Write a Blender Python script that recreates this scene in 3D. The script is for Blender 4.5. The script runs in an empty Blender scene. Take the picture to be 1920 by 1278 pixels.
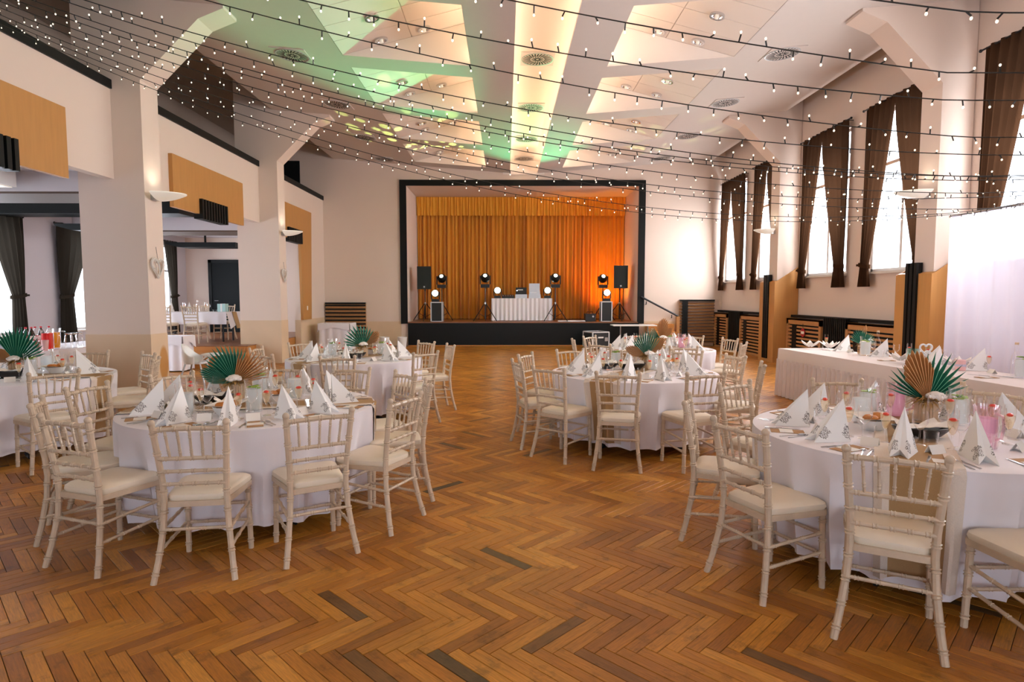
import bpy, bmesh, math, random
import numpy as np
from mathutils import Vector, Matrix
random.seed(7); PI = math.pi
S = bpy.context.scene; COL = S.collection

# ------------------------------------------------------------------ camera
FPX, CAMH = 1150.0, 1.6
YAW, PIT = math.atan(12/1150), math.atan(84/1150)
cam = bpy.data.objects.new('camera', bpy.data.cameras.new('camera')); COL.objects.link(cam)
cam.data.sensor_width = 36; cam.data.lens = FPX/1920*36; cam.data.clip_end = 200
cam.location = (0, 0, CAMH); cam.rotation_euler = (PI/2-PIT, 0, -YAW); S.camera = cam
CF = Vector((math.sin(YAW)*math.cos(PIT), math.cos(YAW)*math.cos(PIT), -math.sin(PIT)))
CR = Vector((math.cos(YAW), -math.sin(YAW), 0)); CU = CR.cross(CF); CC = Vector((0, 0, CAMH))
def pix(u, v, X=None, Y=None, Z=None):            # a photo pixel on the plane X=, Y= or Z=
    d = CF + CR*((u-960)/FPX) + CU*((639-v)/FPX)
    t = (Z-CAMH)/d.z if Z is not None else (Y/d.y if Y is not None else X/d.x)
    return CC + d*t
def proj(p):
    d = Vector(p)-CC; w = d.dot(CF)
    return (960+FPX*d.dot(CR)/w, 639-FPX*d.dot(CU)/w)

# ------------------------------------------------------------------ world, daylight, exposure
W = bpy.data.worlds.new('world'); S.world = W; W.use_nodes = True
bg = W.node_tree.nodes['Background']; bg.inputs[0].default_value = (0.86, 0.92, 1.0, 1); bg.inputs[1].default_value = 5.0
def area(name, loc, direction, sx, sy, power, color):
    l = bpy.data.lights.new(name, 'AREA'); l.shape = 'RECTANGLE'; l.size = sx; l.size_y = sy; l.energy = power; l.color = color
    o = bpy.data.objects.new(name, l); COL.objects.link(o); o.location = loc
    o.rotation_euler = Vector(direction).to_track_quat('-Z', 'Y').to_euler(); return o
RW = 7.0                                           # right wall plane
LW = -10.2                                         # outer wall of the side room
RWIN = [(18.85, 1.75), (16.3, 1.7), (13.5, 1.75), (11.0, 1.75), (8.1, 1.75), (5.5, 1.75)]
LWIN = [(18.2, 1.5), (15.3, 1.7), (12.0, 1.9), (8.6, 1.9)]
for y, w in RWIN: area('daylight', (RW+.42, y, 3.5), (-1, 0, -.12), 2.9, w, 440, (1, .955, .92))
for y, w in LWIN: area('daylight', (LW-.42, y, 1.95), (1, 0, -.05), 2.3, w, 190, (.88, .93, 1))
FILL_WIN = [(-3.2, 2.0), (.4, 2.0), (4.0, 2.0)]               # unseen windows added behind the camera for cool fill light
for x, w in FILL_WIN: area('daylight', (x, -4.5, 2.2), (0, 1, -.05), w, 2.2, 34, (.76, .85, 1))  # cool fill on the near tables, sent through the added windows
S.view_settings.view_transform = 'Standard'; S.view_settings.look = 'None'
S.view_settings.exposure = 0.28; S.view_settings.gamma = 1; S.view_settings.use_curve_mapping = False
S.cycles.transparent_max_bounces = 24

# ------------------------------------------------------------------ materials
MAT = {}
def srgb(r, g, b):
    f = lambda c: (c/255/12.92 if c/255 <= .04045 else ((c/255+.055)/1.055)**2.4)
    return (f(r), f(g), f(b), 1)
def mat(name, rgb, rough=.6, metal=0, var=0, vscale=8, bump=0, bscale=60, spec=.5, emit=None, es=0, sheen=0, stretch=None, coat=0):
    m = bpy.data.materials.new(name); m.use_nodes = True; nt = m.node_tree; N = nt.nodes; Lk = nt.links
    b = N['Principled BSDF']; c = srgb(*rgb)
    b.inputs['Base Color'].default_value = c; b.inputs['Roughness'].default_value = rough; b.inputs['Metallic'].default_value = metal
    b.inputs['Specular IOR Level'].default_value = spec; b.inputs['Sheen Weight'].default_value = sheen; b.inputs['Coat Weight'].default_value = coat
    if emit: b.inputs['Emission Color'].default_value = srgb(*emit); b.inputs['Emission Strength'].default_value = es
    if var or bump:
        tc = N.new('ShaderNodeTexCoord'); mp = N.new('ShaderNodeMapping'); Lk.new(tc.outputs['Object'], mp.inputs[0])
        if stretch: mp.inputs['Scale'].default_value = stretch
    if var:
        n = N.new('ShaderNodeTexNoise'); n.inputs['Scale'].default_value = vscale; n.inputs['Detail'].default_value = 5; Lk.new(mp.outputs[0], n.inputs['Vector'])
        r = N.new('ShaderNodeMix'); r.data_type = 'RGBA'
        r.inputs['A'].default_value = tuple(x*(1-var) for x in c[:3])+(1,); r.inputs['B'].default_value = tuple(min(1, x*(1+var)) for x in c[:3])+(1,)
        Lk.new(n.outputs['Fac'], r.inputs['Factor']); Lk.new(r.outputs['Result'], b.inputs['Base Color'])
    if bump:
        n2 = N.new('ShaderNodeTexNoise'); n2.inputs['Scale'].default_value = bscale; n2.inputs['Detail'].default_value = 4; Lk.new(mp.outputs[0], n2.inputs['Vector'])
        bp = N.new('ShaderNodeBump'); bp.inputs['Strength'].default_value = bump; bp.inputs['Distance'].default_value = .01
        Lk.new(n2.outputs['Fac'], bp.inputs['Height']); Lk.new(bp.outputs[0], b.inputs['Normal'])
    MAT[name] = m; return m
mat('wall', (229, 210, 196), .85, var=.03, vscale=1.2, bump=.05, bscale=90)
mat('wall_cool', (214, 208, 212), .85, var=.03, vscale=1.2)
mat('dado', (221, 193, 160), .6, var=.1, vscale=2.2, bump=.03)
mat('ceiling', (214, 203, 196), .9, var=.02)
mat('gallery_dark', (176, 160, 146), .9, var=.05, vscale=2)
mat('recess', (236, 224, 214), .85)
mat('black_paint', (15, 17, 16), .5, var=.1, spec=.22)
mat('stage_black', (14, 17, 16), .35, var=.15, vscale=2, spec=.25)
mat('oak', (196, 140, 76), .5, var=.13, vscale=3, stretch=(6, 6, .6), bump=.03)
mat('oak_strip', (186, 134, 82), .5, var=.13, vscale=3, stretch=(6, .6, 6))
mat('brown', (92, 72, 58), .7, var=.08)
mat('curtain_brown', (86, 62, 44), .8, var=.1, vscale=5, sheen=.2)
mat('curtain_grey', (62, 58, 52), .85, var=.1, vscale=5)
mat('stage_curtain', (224, 150, 40), .75, var=.1, vscale=1.5, sheen=.3)
mat('valance', (238, 168, 46), .7, var=.05, sheen=.2)
mat('chair', (206, 184, 158), .45, var=.2, vscale=14, bump=.08, bscale=120, coat=.1)
mat('cushion', (232, 218, 196), .42, var=.03, vscale=6)
mat('cloth', (236, 230, 234), .8, var=.015, bump=.04, bscale=300, sheen=.1)
mat('cloth_cream', (233, 221, 216), .8, var=.015, bump=.04, bscale=300)
mat('burlap', (178, 142, 98), .9, var=.15, vscale=260, bump=.3, bscale=500)
mat('lace', (222, 208, 194), .9, var=.12, vscale=160)
mat('napkin', (243, 240, 236), .8)
mat('paper', (240, 234, 226), .85)
mat('kraft', (176, 134, 92), .85, var=.08, vscale=40)
mat('print', (70, 66, 62), .8)
mat('steel', (196, 196, 198), .22, 1)
mat('chrome', (225, 225, 228), .12, 1)
mat('alu', (190, 192, 194), .35, .9)
mat('case_edge', (214, 216, 218), .4, .2)
mat('dark_dish', (34, 30, 28), .35)
mat('bread', (196, 122, 52), .6, var=.25, vscale=40)
mat('green_leaf', (20, 104, 78), .55, var=.2, vscale=18, spec=.4)
mat('gold_leaf', (184, 122, 66), .5, var=.2, vscale=18)
mat('green_leaf_ridge', (96, 172, 140), .5); mat('gold_leaf_ridge', (226, 178, 122), .5)
mat('gold_grass', (178, 136, 74), .7, var=.25, vscale=40)
mat('white_flower', (246, 238, 230), .8, var=.03, bump=.4, bscale=40)
mat('vase_wood', (214, 184, 150), .6, var=.08, vscale=20)
mat('red_fruit', (222, 62, 38), .4)
mat('lime', (150, 178, 62), .45, var=.2, vscale=60)
mat('mint', (54, 104, 44), .5)
mat('plastic_black', (22, 24, 25), .4)
mat('grille', (20, 30, 26), .65, var=.2, vscale=80)
mat('metal_black', (30, 30, 32), .35, .3)
mat('lens', (240, 250, 240), .2, emit=(232, 255, 236), es=9)
mat('case_black', (30, 33, 34), .5)
mat('white_plastic', (240, 238, 236), .35)
mat('stage_wood', (132, 84, 52), .3, var=.2, vscale=4, stretch=(.5, 6, 6))
mat('oak_step', (190, 126, 62), .4, var=.15, vscale=3, stretch=(.5, 6, 6))
mat('frosted', (226, 226, 222), .3, emit=(255, 238, 214), es=.25)
mat('door_dark', (14, 19, 20), .6, spec=.2)
mat('red_sign', (178, 30, 40), .4)
mat('red_cap', (206, 20, 36), .4)
mat('red_juice', (226, 34, 30), .15)
mat('orange_juice', (240, 160, 20), .15)
mat('cola', (40, 16, 12), .1)
mat('pink_cup', (240, 190, 186), .4)
mat('floor_base', (44, 26, 14), .7)
mat('ledge', (228, 222, 214), .5)
mat('white_frame', (236, 234, 232), .4)
mat('led', (255, 225, 185), .5, emit=(255, 228, 196), es=24)
mat('led_trough', (255, 225, 185), .5, emit=(255, 228, 196), es=9)
mat('bulb', (255, 246, 228), .3, emit=(255, 240, 214), es=1.3)
mat('wire', (44, 42, 38), .5)
mat('teal_glass', (176, 214, 210), .4)
mat('lilac', (206, 196, 214), .6)
mat('wicker', (226, 218, 210), .7)

def glass(name, tint=(1, 1, 1), gloss=.5, alpha=.86):
    m = bpy.data.materials.new(name); m.use_nodes = True; nt = m.node_tree; N = nt.nodes; N.clear()
    o = N.new('ShaderNodeOutputMaterial'); t = N.new('ShaderNodeBsdfTransparent'); t.inputs[0].default_value = tint+(1,)
    g = N.new('ShaderNodeBsdfGlossy'); g.inputs['Roughness'].default_value = .05; g.inputs[0].default_value = (1, 1, 1, 1)
    lw = N.new('ShaderNodeLayerWeight'); lw.inputs[0].default_value = gloss
    mp = N.new('ShaderNodeMapRange'); mp.inputs['To Min'].default_value = 1-alpha; mp.inputs['To Max'].default_value = 1
    nt.links.new(lw.outputs['Facing'], mp.inputs[0])
    pw = N.new('ShaderNodeMath'); pw.operation = 'POWER'; pw.inputs[1].default_value = 1.8; nt.links.new(mp.outputs[0], pw.inputs[0])
    mx = N.new('ShaderNodeMixShader'); nt.links.new(pw.outputs[0], mx.inputs[0]); nt.links.new(t.outputs[0], mx.inputs[1]); nt.links.new(g.outputs[0], mx.inputs[2])
    nt.links.new(mx.outputs[0], o.inputs[0]); MAT[name] = m; return m
def cloudy(name, rgb, fac):                        # a slightly cloudy drink
    m = bpy.data.materials.new(name); m.use_nodes = True; nt = m.node_tree; N = nt.nodes; N.clear(); o = N.new('ShaderNodeOutputMaterial')
    t = N.new('ShaderNodeBsdfTransparent'); d = N.new('ShaderNodeBsdfDiffuse'); d.inputs[0].default_value = srgb(*rgb); tl = N.new('ShaderNodeBsdfTranslucent'); tl.inputs[0].default_value = srgb(*rgb); dd = N.new('ShaderNodeMixShader'); dd.inputs[0].default_value = .5; nt.links.new(d.outputs[0], dd.inputs[1]); nt.links.new(tl.outputs[0], dd.inputs[2]); d = dd; x = N.new('ShaderNodeMixShader'); x.inputs[0].default_value = fac
    nt.links.new(t.outputs[0], x.inputs[1]); nt.links.new(d.outputs[0], x.inputs[2]); nt.links.new(x.outputs[0], o.inputs[0]); MAT[name] = m
glass('glass', (1, 1, 1), .42, .95); glass('glass_pink', (.99, .83, .9), .55, .8); glass('glass_green', (.7, .9, .86), .55, .8)
glass('pane', (.97, .98, 1), .3, .95); cloudy('water', (238, 242, 242), .6); cloudy('drink', (244, 214, 160), .32); cloudy('pink_water', (244, 210, 226), .55)

def sheer(name, rgb, transp, transl):
    m = bpy.data.materials.new(name); m.use_nodes = True; nt = m.node_tree; N = nt.nodes; N.clear()
    o = N.new('ShaderNodeOutputMaterial'); d = N.new('ShaderNodeBsdfDiffuse'); d.inputs[0].default_value = srgb(*rgb)
    tl = N.new('ShaderNodeBsdfTranslucent'); tl.inputs[0].default_value = srgb(*rgb); tp = N.new('ShaderNodeBsdfTransparent')
    a = N.new('ShaderNodeMixShader'); a.inputs[0].default_value = transl; nt.links.new(d.outputs[0], a.inputs[1]); nt.links.new(tl.outputs[0], a.inputs[2])
    b = N.new('ShaderNodeMixShader'); b.inputs[0].default_value = transp; nt.links.new(a.outputs[0], b.inputs[1]); nt.links.new(tp.outputs[0], b.inputs[2])
    nt.links.new(b.outputs[0], o.inputs[0]); MAT[name] = m
sheer('sheer_white', (220, 215, 229), .1, .3)
sheer('curtain_brown', (66, 45, 31), .0, .16)
sheer('curtain_grey', (60, 55, 48), .0, .12)

def napkin_print():
    m = MAT['napkin']; nt = m.node_tree; N = nt.nodes; Lk = nt.links; b = N['Principled BSDF']
    tc = N.new('ShaderNodeTexCoord'); ab = N.new('ShaderNodeVectorMath'); ab.operation = 'ABSOLUTE'; Lk.new(tc.outputs['Object'], ab.inputs[0])
    ds = N.new('ShaderNodeVectorMath'); ds.operation = 'DISTANCE'; ds.inputs[1].default_value = (.055, .085, .055); Lk.new(ab.outputs[0], ds.inputs[0])
    nz = N.new('ShaderNodeTexNoise'); nz.inputs['Scale'].default_value = 26; Lk.new(tc.outputs['Object'], nz.inputs['Vector']); na = N.new('ShaderNodeMath'); na.operation = 'MULTIPLY_ADD'; na.inputs[1].default_value = .09; Lk.new(nz.outputs['Fac'], na.inputs[0]); Lk.new(ds.outputs['Value'], na.inputs[2])
    near = N.new('ShaderNodeMath'); near.operation = 'LESS_THAN'; near.inputs[1].default_value = .085; Lk.new(na.outputs[0], near.inputs[0])
    v = N.new('ShaderNodeTexVoronoi'); v.feature = 'DISTANCE_TO_EDGE'; v.inputs['Scale'].default_value = 105; Lk.new(tc.outputs['Object'], v.inputs['Vector'])
    th = N.new('ShaderNodeMath'); th.operation = 'LESS_THAN'; th.inputs[1].default_value = .11; Lk.new(v.outputs['Distance'], th.inputs[0])
    ml = N.new('ShaderNodeMath'); ml.operation = 'MULTIPLY'; Lk.new(near.outputs[0], ml.inputs[0]); Lk.new(th.outputs[0], ml.inputs[1])
    mx = N.new('ShaderNodeMix'); mx.data_type = 'RGBA'; mx.inputs['A'].default_value = srgb(243, 240, 236); mx.inputs['B'].default_value = srgb(128, 121, 115)
    Lk.new(ml.outputs[0], mx.inputs['Factor']); Lk.new(mx.outputs['Result'], b.inputs['Base Color'])
napkin_print()

def plank_mat(name, per_object):
    m = bpy.data.materials.new(name); m.use_nodes = True; nt = m.node_tree; N = nt.nodes; Lk = nt.links; b = N['Principled BSDF']
    if per_object: src = N.new('ShaderNodeObjectInfo').outputs['Random']
    else:
        a = N.new('ShaderNodeAttribute'); a.attribute_name = 'tone'; src = a.outputs['Fac']
    r = N.new('ShaderNodeValToRGB'); e = r.color_ramp.elements
    e[0].position = 0; e[0].color = srgb(74, 58, 40); e[1].position = 1; e[1].color = srgb(220, 156, 70)
    for p, c in ((.006, (104, 78, 48)), (.02, (158, 98, 36)), (.3, (182, 116, 40)), (.6, (194, 128, 48)), (.9, (208, 142, 56))):
        q = e.new(p); q.color = srgb(*c)
    Lk.new(src, r.inputs[0])
    uv = N.new('ShaderNodeUVMap'); uv.uv_map = 'uv'
    mp = N.new('ShaderNodeVectorMath'); mp.operation = 'MULTIPLY'; mp.inputs[1].default_value = (2.2, 30, 1); Lk.new(uv.outputs[0], mp.inputs[0])
    cb = N.new('ShaderNodeCombineXYZ'); k = N.new('ShaderNodeMath'); k.operation = 'MULTIPLY'; k.inputs[1].default_value = 57; Lk.new(src, k.inputs[0]); Lk.new(k.outputs[0], cb.inputs[2]); Lk.new(k.outputs[0], cb.inputs[0])
    ad = N.new('ShaderNodeVectorMath'); Lk.new(mp.outputs[0], ad.inputs[0]); Lk.new(cb.outputs[0], ad.inputs[1])
    n = N.new('ShaderNodeTexNoise'); n.inputs['Scale'].default_value = 5.0; n.inputs['Detail'].default_value = 6; n.inputs['Roughness'].default_value = .62; Lk.new(ad.outputs[0], n.inputs['Vector'])
    tc = N.new('ShaderNodeNewGeometry'); n2 = N.new('ShaderNodeTexNoise'); n2.inputs['Scale'].default_value = 1.6; n2.inputs['Detail'].default_value = 4; Lk.new(tc.outputs['Position'], n2.inputs['Vector'])
    g = N.new('ShaderNodeMapRange'); g.inputs['From Min'].default_value = .3; g.inputs['From Max'].default_value = .7; g.inputs['To Min'].default_value = .68; g.inputs['To Max'].default_value = 1.16; Lk.new(n.outputs['Fac'], g.inputs[0])
    g2 = N.new('ShaderNodeMapRange'); g2.inputs['From Min'].default_value = .3; g2.inputs['From Max'].default_value = .7; g2.inputs['To Min'].default_value = .8; g2.inputs['To Max'].default_value = 1.12; Lk.new(n2.outputs['Fac'], g2.inputs[0])
    mm = N.new('ShaderNodeMath'); mm.operation = 'MULTIPLY'; Lk.new(g.outputs[0], mm.inputs[0]); Lk.new(g2.outputs[0], mm.inputs[1])
    n3 = N.new('ShaderNodeTexNoise'); n3.inputs['Scale'].default_value = 7; n3.inputs['Detail'].default_value = 7; n3.inputs['Roughness'].default_value = .7; Lk.new(tc.outputs['Position'], n3.inputs['Vector'])
    g3 = N.new('ShaderNodeMapRange'); g3.inputs['From Min'].default_value = .34; g3.inputs['From Max'].default_value = .46; g3.inputs['To Min'].default_value = .62; g3.inputs['To Max'].default_value = 1; Lk.new(n3.outputs['Fac'], g3.inputs[0])
    m3 = N.new('ShaderNodeMath'); m3.operation = 'MULTIPLY'; Lk.new(mm.outputs[0], m3.inputs[0]); Lk.new(g3.outputs[0], m3.inputs[1]); mm = m3
    sc = N.new('ShaderNodeVectorMath'); sc.operation = 'SCALE'; Lk.new(r.outputs[0], sc.inputs[0]); Lk.new(mm.outputs[0], sc.inputs['Scale'])
    Lk.new(sc.outputs[0], b.inputs['Base Color'])
    rr = N.new('ShaderNodeMapRange'); rr.inputs['To Min'].default_value = .24; rr.inputs['To Max'].default_value = .42; Lk.new(n.outputs['Fac'], rr.inputs[0]); Lk.new(rr.outputs[0], b.inputs['Roughness'])
    bp = N.new('ShaderNodeBump'); bp.inputs['Strength'].default_value = .12; bp.inputs['Distance'].default_value = .004; Lk.new(n.outputs['Fac'], bp.inputs['Height']); Lk.new(bp.outputs[0], b.inputs['Normal'])
    b.inputs['Specular IOR Level'].default_value = .38; MAT[name] = m
plank_mat('plank_obj', True); plank_mat('plank_field', False)

# ------------------------------------------------------------------ mesh helpers
class MB:
    def __init__(s): s.v = []; s.f = []; s.m = []
    def add(s, v, f, m=0):
        o = len(s.v); s.v += [tuple(p) for p in v]; s.f += [tuple(o+i for i in q) for q in f]; s.m += [m]*len(f); return s
    def box(s, x0, x1, y0, y1, z0, z1, m=0):
        return s.add([(x0,y0,z0),(x1,y0,z0),(x1,y1,z0),(x0,y1,z0),(x0,y0,z1),(x1,y0,z1),(x1,y1,z1),(x0,y1,z1)],
                     [(3,2,1,0),(4,5,6,7),(0,1,5,4),(1,2,6,5),(2,3,7,6),(3,0,4,7)], m)
    def quad(s, a, b, c, d, m=0): return s.add([a, b, c, d], [(0, 1, 2, 3)], m)
    def tube(s, pts, r, n=8, m=0, cap=True):
        pts = [Vector(p) for p in pts]; k = len(pts); rs = r if isinstance(r, (list, tuple)) else [r]*k
        t0 = (pts[1]-pts[0]).normalized(); ref = Vector((0, 0, 1)) if abs(t0.z) < .9 else Vector((1, 0, 0))
        u = t0.cross(ref).normalized(); V = []
        for i, p in enumerate(pts):
            t = (pts[min(i+1, k-1)]-pts[max(i-1, 0)]).normalized(); u = (u-t*u.dot(t)).normalized(); w = t.cross(u)
            for j in range(n):
                a = 2*PI*j/n; V.append(p+(u*math.cos(a)+w*math.sin(a))*rs[i])
        F = [(i*n+j, i*n+(j+1) % n, (i+1)*n+(j+1) % n, (i+1)*n+j) for i in range(k-1) for j in range(n)]
        if cap: F += [tuple(range(n-1, -1, -1)), tuple((k-1)*n+j for j in range(n))]
        return s.add(V, F, m)
    def lathe(s, prof, n=16, c=(0, 0, 0), m=0, cap=(True, True)):
        V = [(c[0]+r*math.cos(2*PI*j/n), c[1]+r*math.sin(2*PI*j/n), c[2]+z) for r, z in prof for j in range(n)]
        F = [(i*n+j, i*n+(j+1) % n, (i+1)*n+(j+1) % n, (i+1)*n+j) for i in range(len(prof)-1) for j in range(n)]
        if cap[0]: F.append(tuple(range(n-1, -1, -1)))
        if cap[1]: F.append(tuple((len(prof)-1)*n+j for j in range(n)))
        return s.add(V, F, m)
    def prism(s, poly, axis, a0, a1, m=0):
        def P3(p, a): return (a, p[0], p[1]) if axis == 'x' else ((p[0], a, p[1]) if axis == 'y' else (p[0], p[1], a))
        n = len(poly); V = [P3(p, a0) for p in poly]+[P3(p, a1) for p in poly]
        return s.add(V, [tuple(range(n-1, -1, -1)), tuple(range(n, 2*n))]+[(i, (i+1) % n, n+(i+1) % n, n+i) for i in range(n)], m)
    def sphere(s, c, r, nu=10, nv=6, m=0, sq=(1, 1, 1)):
        prof = [(math.sin(PI*i/nv), -math.cos(PI*i/nv)) for i in range(nv+1)]
        V = [(c[0]+r*sq[0]*p*math.cos(2*PI*j/nu), c[1]+r*sq[1]*p*math.sin(2*PI*j/nu), c[2]+r*sq[2]*z) for p, z in prof[1:-1] for j in range(nu)]
        V += [(c[0], c[1], c[2]-r*sq[2]), (c[0], c[1], c[2]+r*sq[2])]; k = (nv-1)*nu
        F = [(i*nu+j, i*nu+(j+1) % nu, (i+1)*nu+(j+1) % nu, (i+1)*nu+j) for i in range(nv-2) for j in range(nu)]
        F += [(k, (j+1) % nu, j) for j in range(nu)]+[(k+1, (nv-2)*nu+j, (nv-2)*nu+(j+1) % nu) for j in range(nu)]
        return s.add(V, F, m)
    def grid(s, fn, nu, nv, m=0):
        V = [fn(i/nu, j/nv) for j in range(nv+1) for i in range(nu+1)]
        return s.add(V, [(j*(nu+1)+i, j*(nu+1)+i+1, (j+1)*(nu+1)+i+1, (j+1)*(nu+1)+i) for j in range(nv) for i in range(nu)], m)
    def mesh(s, name, mats, smooth=False, fix=True):
        me = bpy.data.meshes.new(name); me.from_pydata(s.v, [], s.f)
        for q in ([mats] if isinstance(mats, str) else mats): me.materials.append(MAT[q])
        me.polygons.foreach_set('material_index', s.m)
        if fix:
            bm = bmesh.new(); bm.from_mesh(me); bmesh.ops.recalc_face_normals(bm, faces=bm.faces); bm.to_mesh(me); bm.free()
        if smooth:
            me.polygons.foreach_set('use_smooth', [True]*len(me.polygons))
            try: me.set_sharp_from_angle(angle=math.radians(40))
            except Exception: pass
        me.update(); return me
    def build(s, name, mats, parent=None, smooth=False, fix=True): return ob(name, s.mesh(name, mats, smooth, fix), parent)
def ob(name, data, parent=None, loc=None, rz=None):
    o = bpy.data.objects.new(name, data); COL.objects.link(o)
    if parent: o.parent = parent
    if loc is not None: o.location = loc
    if rz is not None: o.rotation_euler = (0, 0, rz)
    return o
def tag(o, label, cat, group=None):
    o['label'] = label; o['category'] = cat
    if group: o['group'] = group
    return o
def thing(name, label, cat, loc=(0, 0, 0), rz=0, group=None): return tag(ob(name, None, None, loc, rz), label, cat, group)
def struct(o, label=None):
    o['kind'] = 'structure'
    if label: o['label'] = label
    return o
def copy_tree(o, parent=None):
    c = o.copy(); COL.objects.link(c); c.parent = parent
    for ch in o.children: copy_tree(ch, c)
    return c
ORD = ['first', 'second', 'third', 'fourth', 'fifth', 'sixth', 'seventh', 'eighth', 'ninth', 'tenth', 'eleventh', 'twelfth', 'thirteenth', 'fourteenth', 'fifteenth', 'sixteenth', 'seventeenth', 'eighteenth']
def rank(objs, fmt):                               # label each by its order from the left in the view
    objs = sorted(objs, key=lambda o: proj(o.location)[0])
    for i, o in enumerate(objs):
        w = 'only one' if len(objs) == 1 else ('leftmost' if i == 0 else ('rightmost' if i == len(objs)-1 else ORD[i]+' from left'))
        o['label'] = fmt.replace('#', w)
# ------------------------------------------------------------------ floor: herringbone parquet
PL, PW, SQ = .40, .40/6, math.sqrt(.5)
floor = struct(MB().box(LW-.2, RW+.2, -4.2, 20, -.12, -.011).build('floor', 'floor_base'))
def herring():
    out = []
    for a in range(-160, 160):
        for b in range(-50, 50):
            for h in (0, 1):
                u, v = a*PW+b*PL, a*PW-b*PL
                cu, cv = (u+PL/2, v+PW/2) if h == 0 else (u+PL+PW/2, v+PW-PL/2)
                x, y = (cu+cv)*SQ+.02, (cv-cu)*SQ+3.208
                if -7.9 < x < 6.95 and 1.2 < y < 19.7: out.append((x, y, -PI/4 if h == 0 else PI/4))
    return out
PK = herring()
def plank_px(p):
    u, v = proj((p[0], p[1], 0))
    return (0 if (-30 < u < 1950 and v < 1300) else 1, math.hypot(p[0], p[1]))
PK.sort(key=plank_px); NEAR, FAR = PK[:300], PK[300:]
g, t = .0015, .011
def plank_verts(): 
    x, y = PL/2-g, PW/2-g; b = .0012
    return [(-x,-y,-t),(x,-y,-t),(x,y,-t),(-x,y,-t),(-x,-y,-b),(x,-y,-b),(x,y,-b),(-x,y,-b),(-x+b,-y+b,0),(x-b,-y+b,0),(x-b,y-b,0),(-x+b,y-b,0)]
PV = np.array(plank_verts()); PF = [(0,1,5,4),(1,2,6,5),(2,3,7,6),(3,0,4,7),(4,5,9,8),(5,6,10,9),(6,7,11,10),(7,4,8,11),(8,9,10,11)]
pm = MB().add(PV, PF).mesh('plank', 'plank_obj')
uvl = pm.uv_layers.new(name='uv')
for l in pm.loops: c = pm.vertices[l.vertex_index].co; uvl.data[l.index].uv = (c.x, c.y)
for i, (x, y, r) in enumerate(NEAR): ob('plank', pm, floor, (x, y, random.uniform(-.0006, .0006)), r)
nF = len(FAR); A = np.array(FAR); ca, sa = np.cos(A[:, 2]), np.sin(A[:, 2])
V = np.empty((nF, 12, 3)); V[:, :, 0] = A[:, 0, None]+PV[None, :, 0]*ca[:, None]-PV[None, :, 1]*sa[:, None]
V[:, :, 1] = A[:, 1, None]+PV[None, :, 0]*sa[:, None]+PV[None, :, 1]*ca[:, None]; V[:, :, 2] = PV[None, :, 2]
Fa = (np.array(PF)[None]+12*np.arange(nF)[:, None, None]).reshape(-1, 4)
fm = bpy.data.meshes.new('plank_field'); fm.from_pydata(V.reshape(-1, 3).tolist(), [], Fa.tolist()); fm.materials.append(MAT['plank_field'])
ta = fm.attributes.new('tone', 'FLOAT', 'FACE'); ta.data.foreach_set('value', np.repeat(np.random.RandomState(3).rand(nF), 9).astype(np.float32))
ul = fm.uv_layers.new(name='uv'); ul.data.foreach_set('uv', np.tile(PV[np.array(PF).reshape(-1)][:, :2], (nF, 1)).reshape(-1).astype(np.float32))
o = ob('plank_field', fm, floor); o['kind'] = 'stuff'

# ------------------------------------------------------------------ ceiling
X0 = .577
zc = lambda u: 5.45+.08*u
RECS = [(-2.5, -.3), (.28, 2.5), (3.07, 5.29), (5.86, 8.08), (8.65, 10.87), (11.43, 13.62), (14.22, 16.40), (17.0, 19.2)]
U0, U1, UE = 1.175, 3.37, 6.02
zr = lambda u: zc(U1)+(U1-u)*.256
cb = MB()
for s in (-1, 1):
    def q(u0, u1, y0, y1): cb.quad((X0+s*u0, y0, zc(u0)), (X0+s*u1, y0, zc(u1)), (X0+s*u1, y1, zc(u1)), (X0+s*u0, y1, zc(u0)))
    q(.435, U0, -4, 19.8); q(U1, UE, -4, 19.8)
    e = [-4]+[v for r in RECS for v in r]+[19.8]
    for i in range(0, len(e), 2): q(U0, U1, e[i], e[i+1])
    cb.quad((X0+s*UE, -4, zc(UE)), (X0+s*UE, 19.8, zc(UE)), (X0+s*UE, 19.8, zc(UE)+.14), (X0+s*UE, -4, zc(UE)+.14))
ceil = struct(cb.build('ceiling', 'ceiling', fix=False))
tb = MB()                                          # lit trough along the middle
for s in (-1, 1):
    tb.quad((X0+s*.435, -4, zc(.435)), (X0+s*.435, 19.75, zc(.435)), (X0+s*.435, 19.75, zc(.435)+.05), (X0+s*.435, -4, zc(.435)+.05))
    tb.quad((X0+s*.435, -4, 5.535), (X0+s*.66, -4, 5.535), (X0+s*.66, 19.75, 5.535), (X0+s*.435, 19.75, 5.535))
    tb.quad((X0+s*.66, -4, 5.535), (X0+s*.66, 19.75, 5.535), (X0+s*.6, 19.75, 5.87), (X0+s*.6, -4, 5.87))
tb.quad((X0-.6, -4, 5.87), (X0+.6, -4, 5.87), (X0+.6, 19.75, 5.87), (X0-.6, 19.75, 5.87))
tb.quad((X0-.66, 19.75, 5.44), (X0+.66, 19.75, 5.44), (X0+.66, 19.75, 5.87), (X0-.66, 19.75, 5.87))
tr = tb.build('trough', 'recess', ceil, fix=False)
for s in (-1, 1):
    MB().box(X0+s*.55-.02, X0+s*.55+.02, -3.9, 19.6, 5.54, 5.565).build('light_strip', 'led_trough', tr)
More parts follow.
